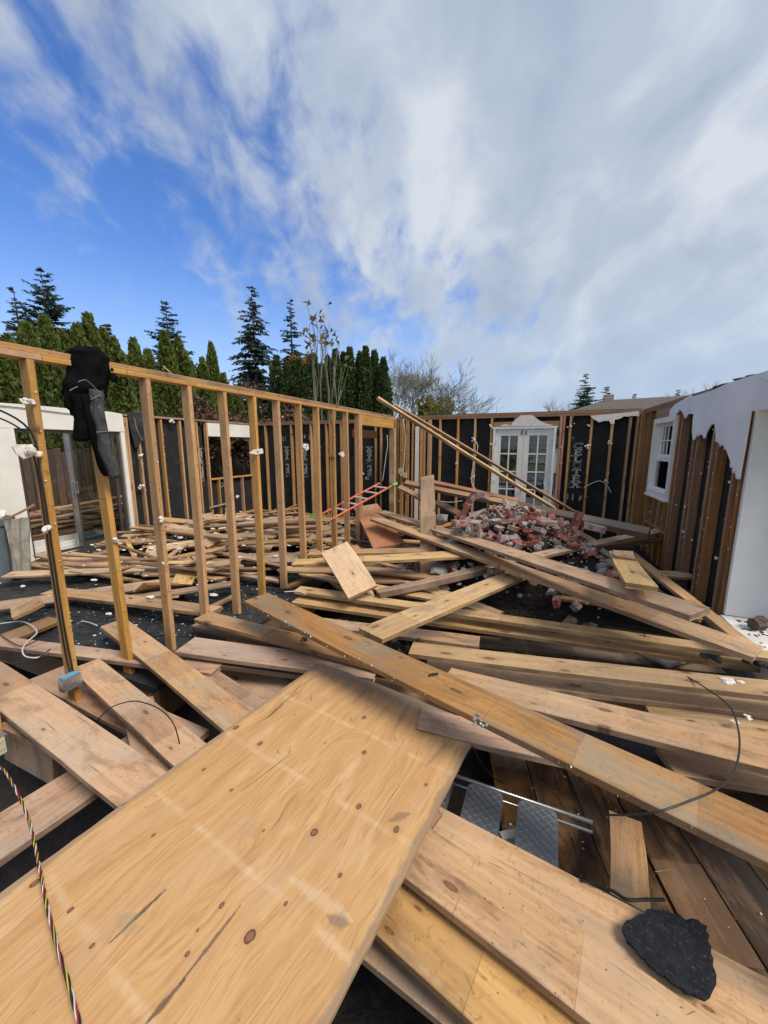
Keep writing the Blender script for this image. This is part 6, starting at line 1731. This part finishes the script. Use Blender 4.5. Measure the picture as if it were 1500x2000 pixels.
bare_tree('russet_tree', 530, 792, 13, .4, 'russet shrub between the middle studs, below the tallest fir', 11, M['bark'], cat='shrub', leaves=M['russet'], leafn=3)
def blob_tree(name, px, py, D, w, hh, mat, label, cat, seed, n=5000):
    p = atD(px, py, D); rr = random.Random(seed); mb = MB(); top = p.z + .6; W = w / 750 * D / 2
    lobes = [(rr.uniform(-W * .6, W * .6), rr.uniform(-W * .6, W * .6), top - W * rr.uniform(.45, 2.0), W * rr.uniform(.35, .6)) for k in range(12)]
    for k in range(n):
        a, b, c_, s = rr.choice(lobes); d = Vector((rr.gauss(0, 1), rr.gauss(0, 1), rr.gauss(0, 1))).normalized()
        q_ = Vector((a, b, c_)) + d * s * rr.uniform(.7, 1.05); q_.z = min(q_.z, top)
        leaf_cards(mb, q_, d + Vector((rr.gauss(0, .6), rr.gauss(0, .6), rr.gauss(0, .6))), rr.uniform(.10, .22), rr, .6)
    e = empty(name, (p.x, p.y, -.6), label, cat); put('trunk', trunk_mesh(top * .8, .12), e); put('crown', mb.mesh('crown', mat), e)
blob_tree('yellow_tree', 845, 770, 24, 70, 60, M['yellow'], 'round bright yellow-green tree beyond the back wall', 'yellow tree', 1)
blob_tree('yellow_shrub', 590, 690, 17, 40, 60, M['maple'], 'yellowish leafy shrub in front of the slim fir', 'shrub', 2, 2600)
blob_tree('dark_tree', 985, 815, 30, 130, 60, M['holly'], 'dark leafy tree across the drive, seen through the left French door', 'tree', 3, 6000)
blob_tree('dark_tree', 1075, 812, 40, 60, 60, M['holly'], 'dark tree beyond the street, seen through the right French door', 'tree', 4, 4000)
blob_tree('clipped_shrub', 1212, 800, 38, 40, 30, M['thuja2'], 'low dark shrub in front of the far house', 'shrub', 5, 2000)
# distant wood behind it all
mb = MB(); rr = random.Random(77)
for k in range(16000):
    a = rr.uniform(-1.75, .9); D = rr.uniform(75, 95); hmax = 4.2 + 1.6 * mnoise.noise(Vector((a * 9, 0, 0))) + .8 * mnoise.noise(Vector((a * 40, 3, 0)))
    c_ = Vector((math.sin(a) * D, math.cos(a) * D, rr.uniform(-.6, hmax)))
    leaf_cards(mb, c_, Vector((rr.gauss(0, .4), rr.gauss(0, .4), 1)), rr.uniform(.7, 1.5), rr, .5)
mb.build('distant_wood', M['thuja2'], kind='stuff')

# ================================================================ FAR HOUSE, CAR, LAWN PIECES
hs_ = empty('neighbour_house', (6, 22, -.6), 'neighbouring house with a brown-grey shingled roof beyond the right end of the wall', 'house')
r1 = atD(1178, 782, 30); r2 = atD(1345, 772, 25); e1 = atD(1105, 806, 26); e2 = atD(1345, 812, 20)
mb = MB()
dn = Vector((0, 0, -.15))
bk = [r1 + Vector((.5, 6, -1.6)), r2 + Vector((.5, 6, -1.6))]
def poly(mb, ps): mb.add(ps, [tuple(range(len(ps)))])
poly(mb, [e1, e2, r2, r1]); poly(mb, [e1 + dn, r1 + dn, r2 + dn, e2 + dn]); poly(mb, [e1, e1 + dn, e2 + dn, e2]); poly(mb, [r1, r2, bk[1], bk[0]]); poly(mb, [e1, r1, r1 + dn, e1 + dn])
part(mb, 'roof', M['roof'], hs_)
mb = MB()
g1, g2 = Vector((e1.x + .6, e1.y + .8, -.6)), Vector((e2.x, e2.y + .8, -.6))
poly(mb, [g1, g2, Vector((g2.x, g2.y, e2.z)), Vector((g1.x, g1.y, e1.z))]); poly(mb, [g1, Vector((g1.x, g1.y, e1.z)), Vector((r1.x, r1.y, r1.z - .2)), Vector((bk[0].x, bk[0].y, bk[0].z)), Vector((bk[0].x, bk[0].y, -.6))])
part(mb, 'wall', M['siding'], hs_)
mb = MB(); cp = atD(1190, 780, 29); mb.box(cp + Vector((0, .3, .05)), (.5, .5, .5)); part(mb, 'chimney', M['brick'], hs_)
mb = MB(); mb.box2((e1.x + 1.5, e1.y + .75, .2), (e1.x + 2.6, e1.y + .82, 1.3)); part(mb, 'window', M['dglass'], hs_)
h2 = empty('street_house', (-2, 36, -.6), 'low pale house across the street, seen through the French doors', 'house')
mb = MB(); mb.box2((-7, 36, -.6), (6, 42, 1.9)); part(mb, 'wall', M['siding'], h2)
mb = MB(); mb.prism([(-7.5, 1.9), (6.5, 1.9), (4.5, 2.6), (-5.5, 2.6)], (0, 35.6, 0), (1, 0, 0), (0, 0, 1), -7); part(mb, 'roof', M['roof'], h2)
mb = MB(); mb.box2((-5, 35.95, .2), (-3.4, 35.99, 1.3)); part(mb, 'window', M['dglass'], h2)
mb = MB(); mb.box2((0, 35.95, -.5), (2.6, 35.99, 1.5)); part(mb, 'garage_door', M['white'], h2)
car = empty('parked_car', (-.55, 21.5, -.55), 'dark blue-grey car parked on the drive, seen through the right French door', 'car')
mb = MB()
def csec(y, w, z0, z1, wt=None): wt = wt or w; return [(-w, y, z0), (w, y, z0), (w * 1.02, y, (z0 + z1) / 2), (wt, y, z1), (-wt, y, z1), (-w * 1.02, y, (z0 + z1) / 2)]
secs = [csec(-2.25, .80, .35, .75, .74), csec(-2.1, .88, .22, .88, .82), csec(-1.2, .90, .2, 1.0, .84), csec(1.4, .90, .2, 1.05, .84), csec(2.1, .88, .25, 1.0, .8), csec(2.25, .8, .4, .85, .74)]
vs = [p for s in secs for p in s]; fs = [(i * 6 + k, (i + 1) * 6 + k, (i + 1) * 6 + (k + 1) % 6, i * 6 + (k + 1) % 6) for i in range(5) for k in range(6)]
fs += [tuple(range(6)), tuple(range(30, 36))[::-1]]
mb.add(vs, fs); put('body', mb.mesh('body', M['car']), car)
secs = [[(-.80, -1.25, 1.0), (.80, -1.25, 1.0), (.80, 1.5, 1.05), (-.80, 1.5, 1.05)], [(-.64, -.55, 1.46), (.64, -.55, 1.46), (.64, 1.0, 1.48), (-.64, 1.0, 1.48)]]
mb = MB(); mb.add(secs[0] + secs[1], [(0, 1, 5, 4), (1, 2, 6, 5), (2, 3, 7, 6), (3, 0, 4, 7)]); put('windows', mb.mesh('windows', M['blackp']), car)
mb = MB(); mb.prism([(-.66, -.6), (.66, -.6), (.66, 1.05), (-.66, 1.05)], (0, 0, 1.465), (1, 0, 0), (0, 1, 0), .03); put('roof', mb.mesh('roof', M['car']), car)
for sx in (-.84, .84):
    for sy in (-1.4, 1.4):
        mb = MB(); mb.tube([(sx - .1, sy, .32), (sx + .1, sy, .32)], .32, 16); w_ = put('wheel', mb.mesh('wheel', M['rubber']), car)
        mb = MB(); mb.tube([(sx - .105, sy, .32), (sx + .105, sy, .32)], .19, 12); put('rim', mb.mesh('rim', M['alu']), w_)
for sx in (-.62, .62):
    mb = MB(); mb.box((sx, -2.24, .66), (.3, .06, .12)); put('headlight', mb.mesh('headlight', M['white']), car)
mb = MB(); mb.box((0, -2.26, .62), (.8, .04, .16)); put('grille', mb.mesh('grille', M['alu']), car)
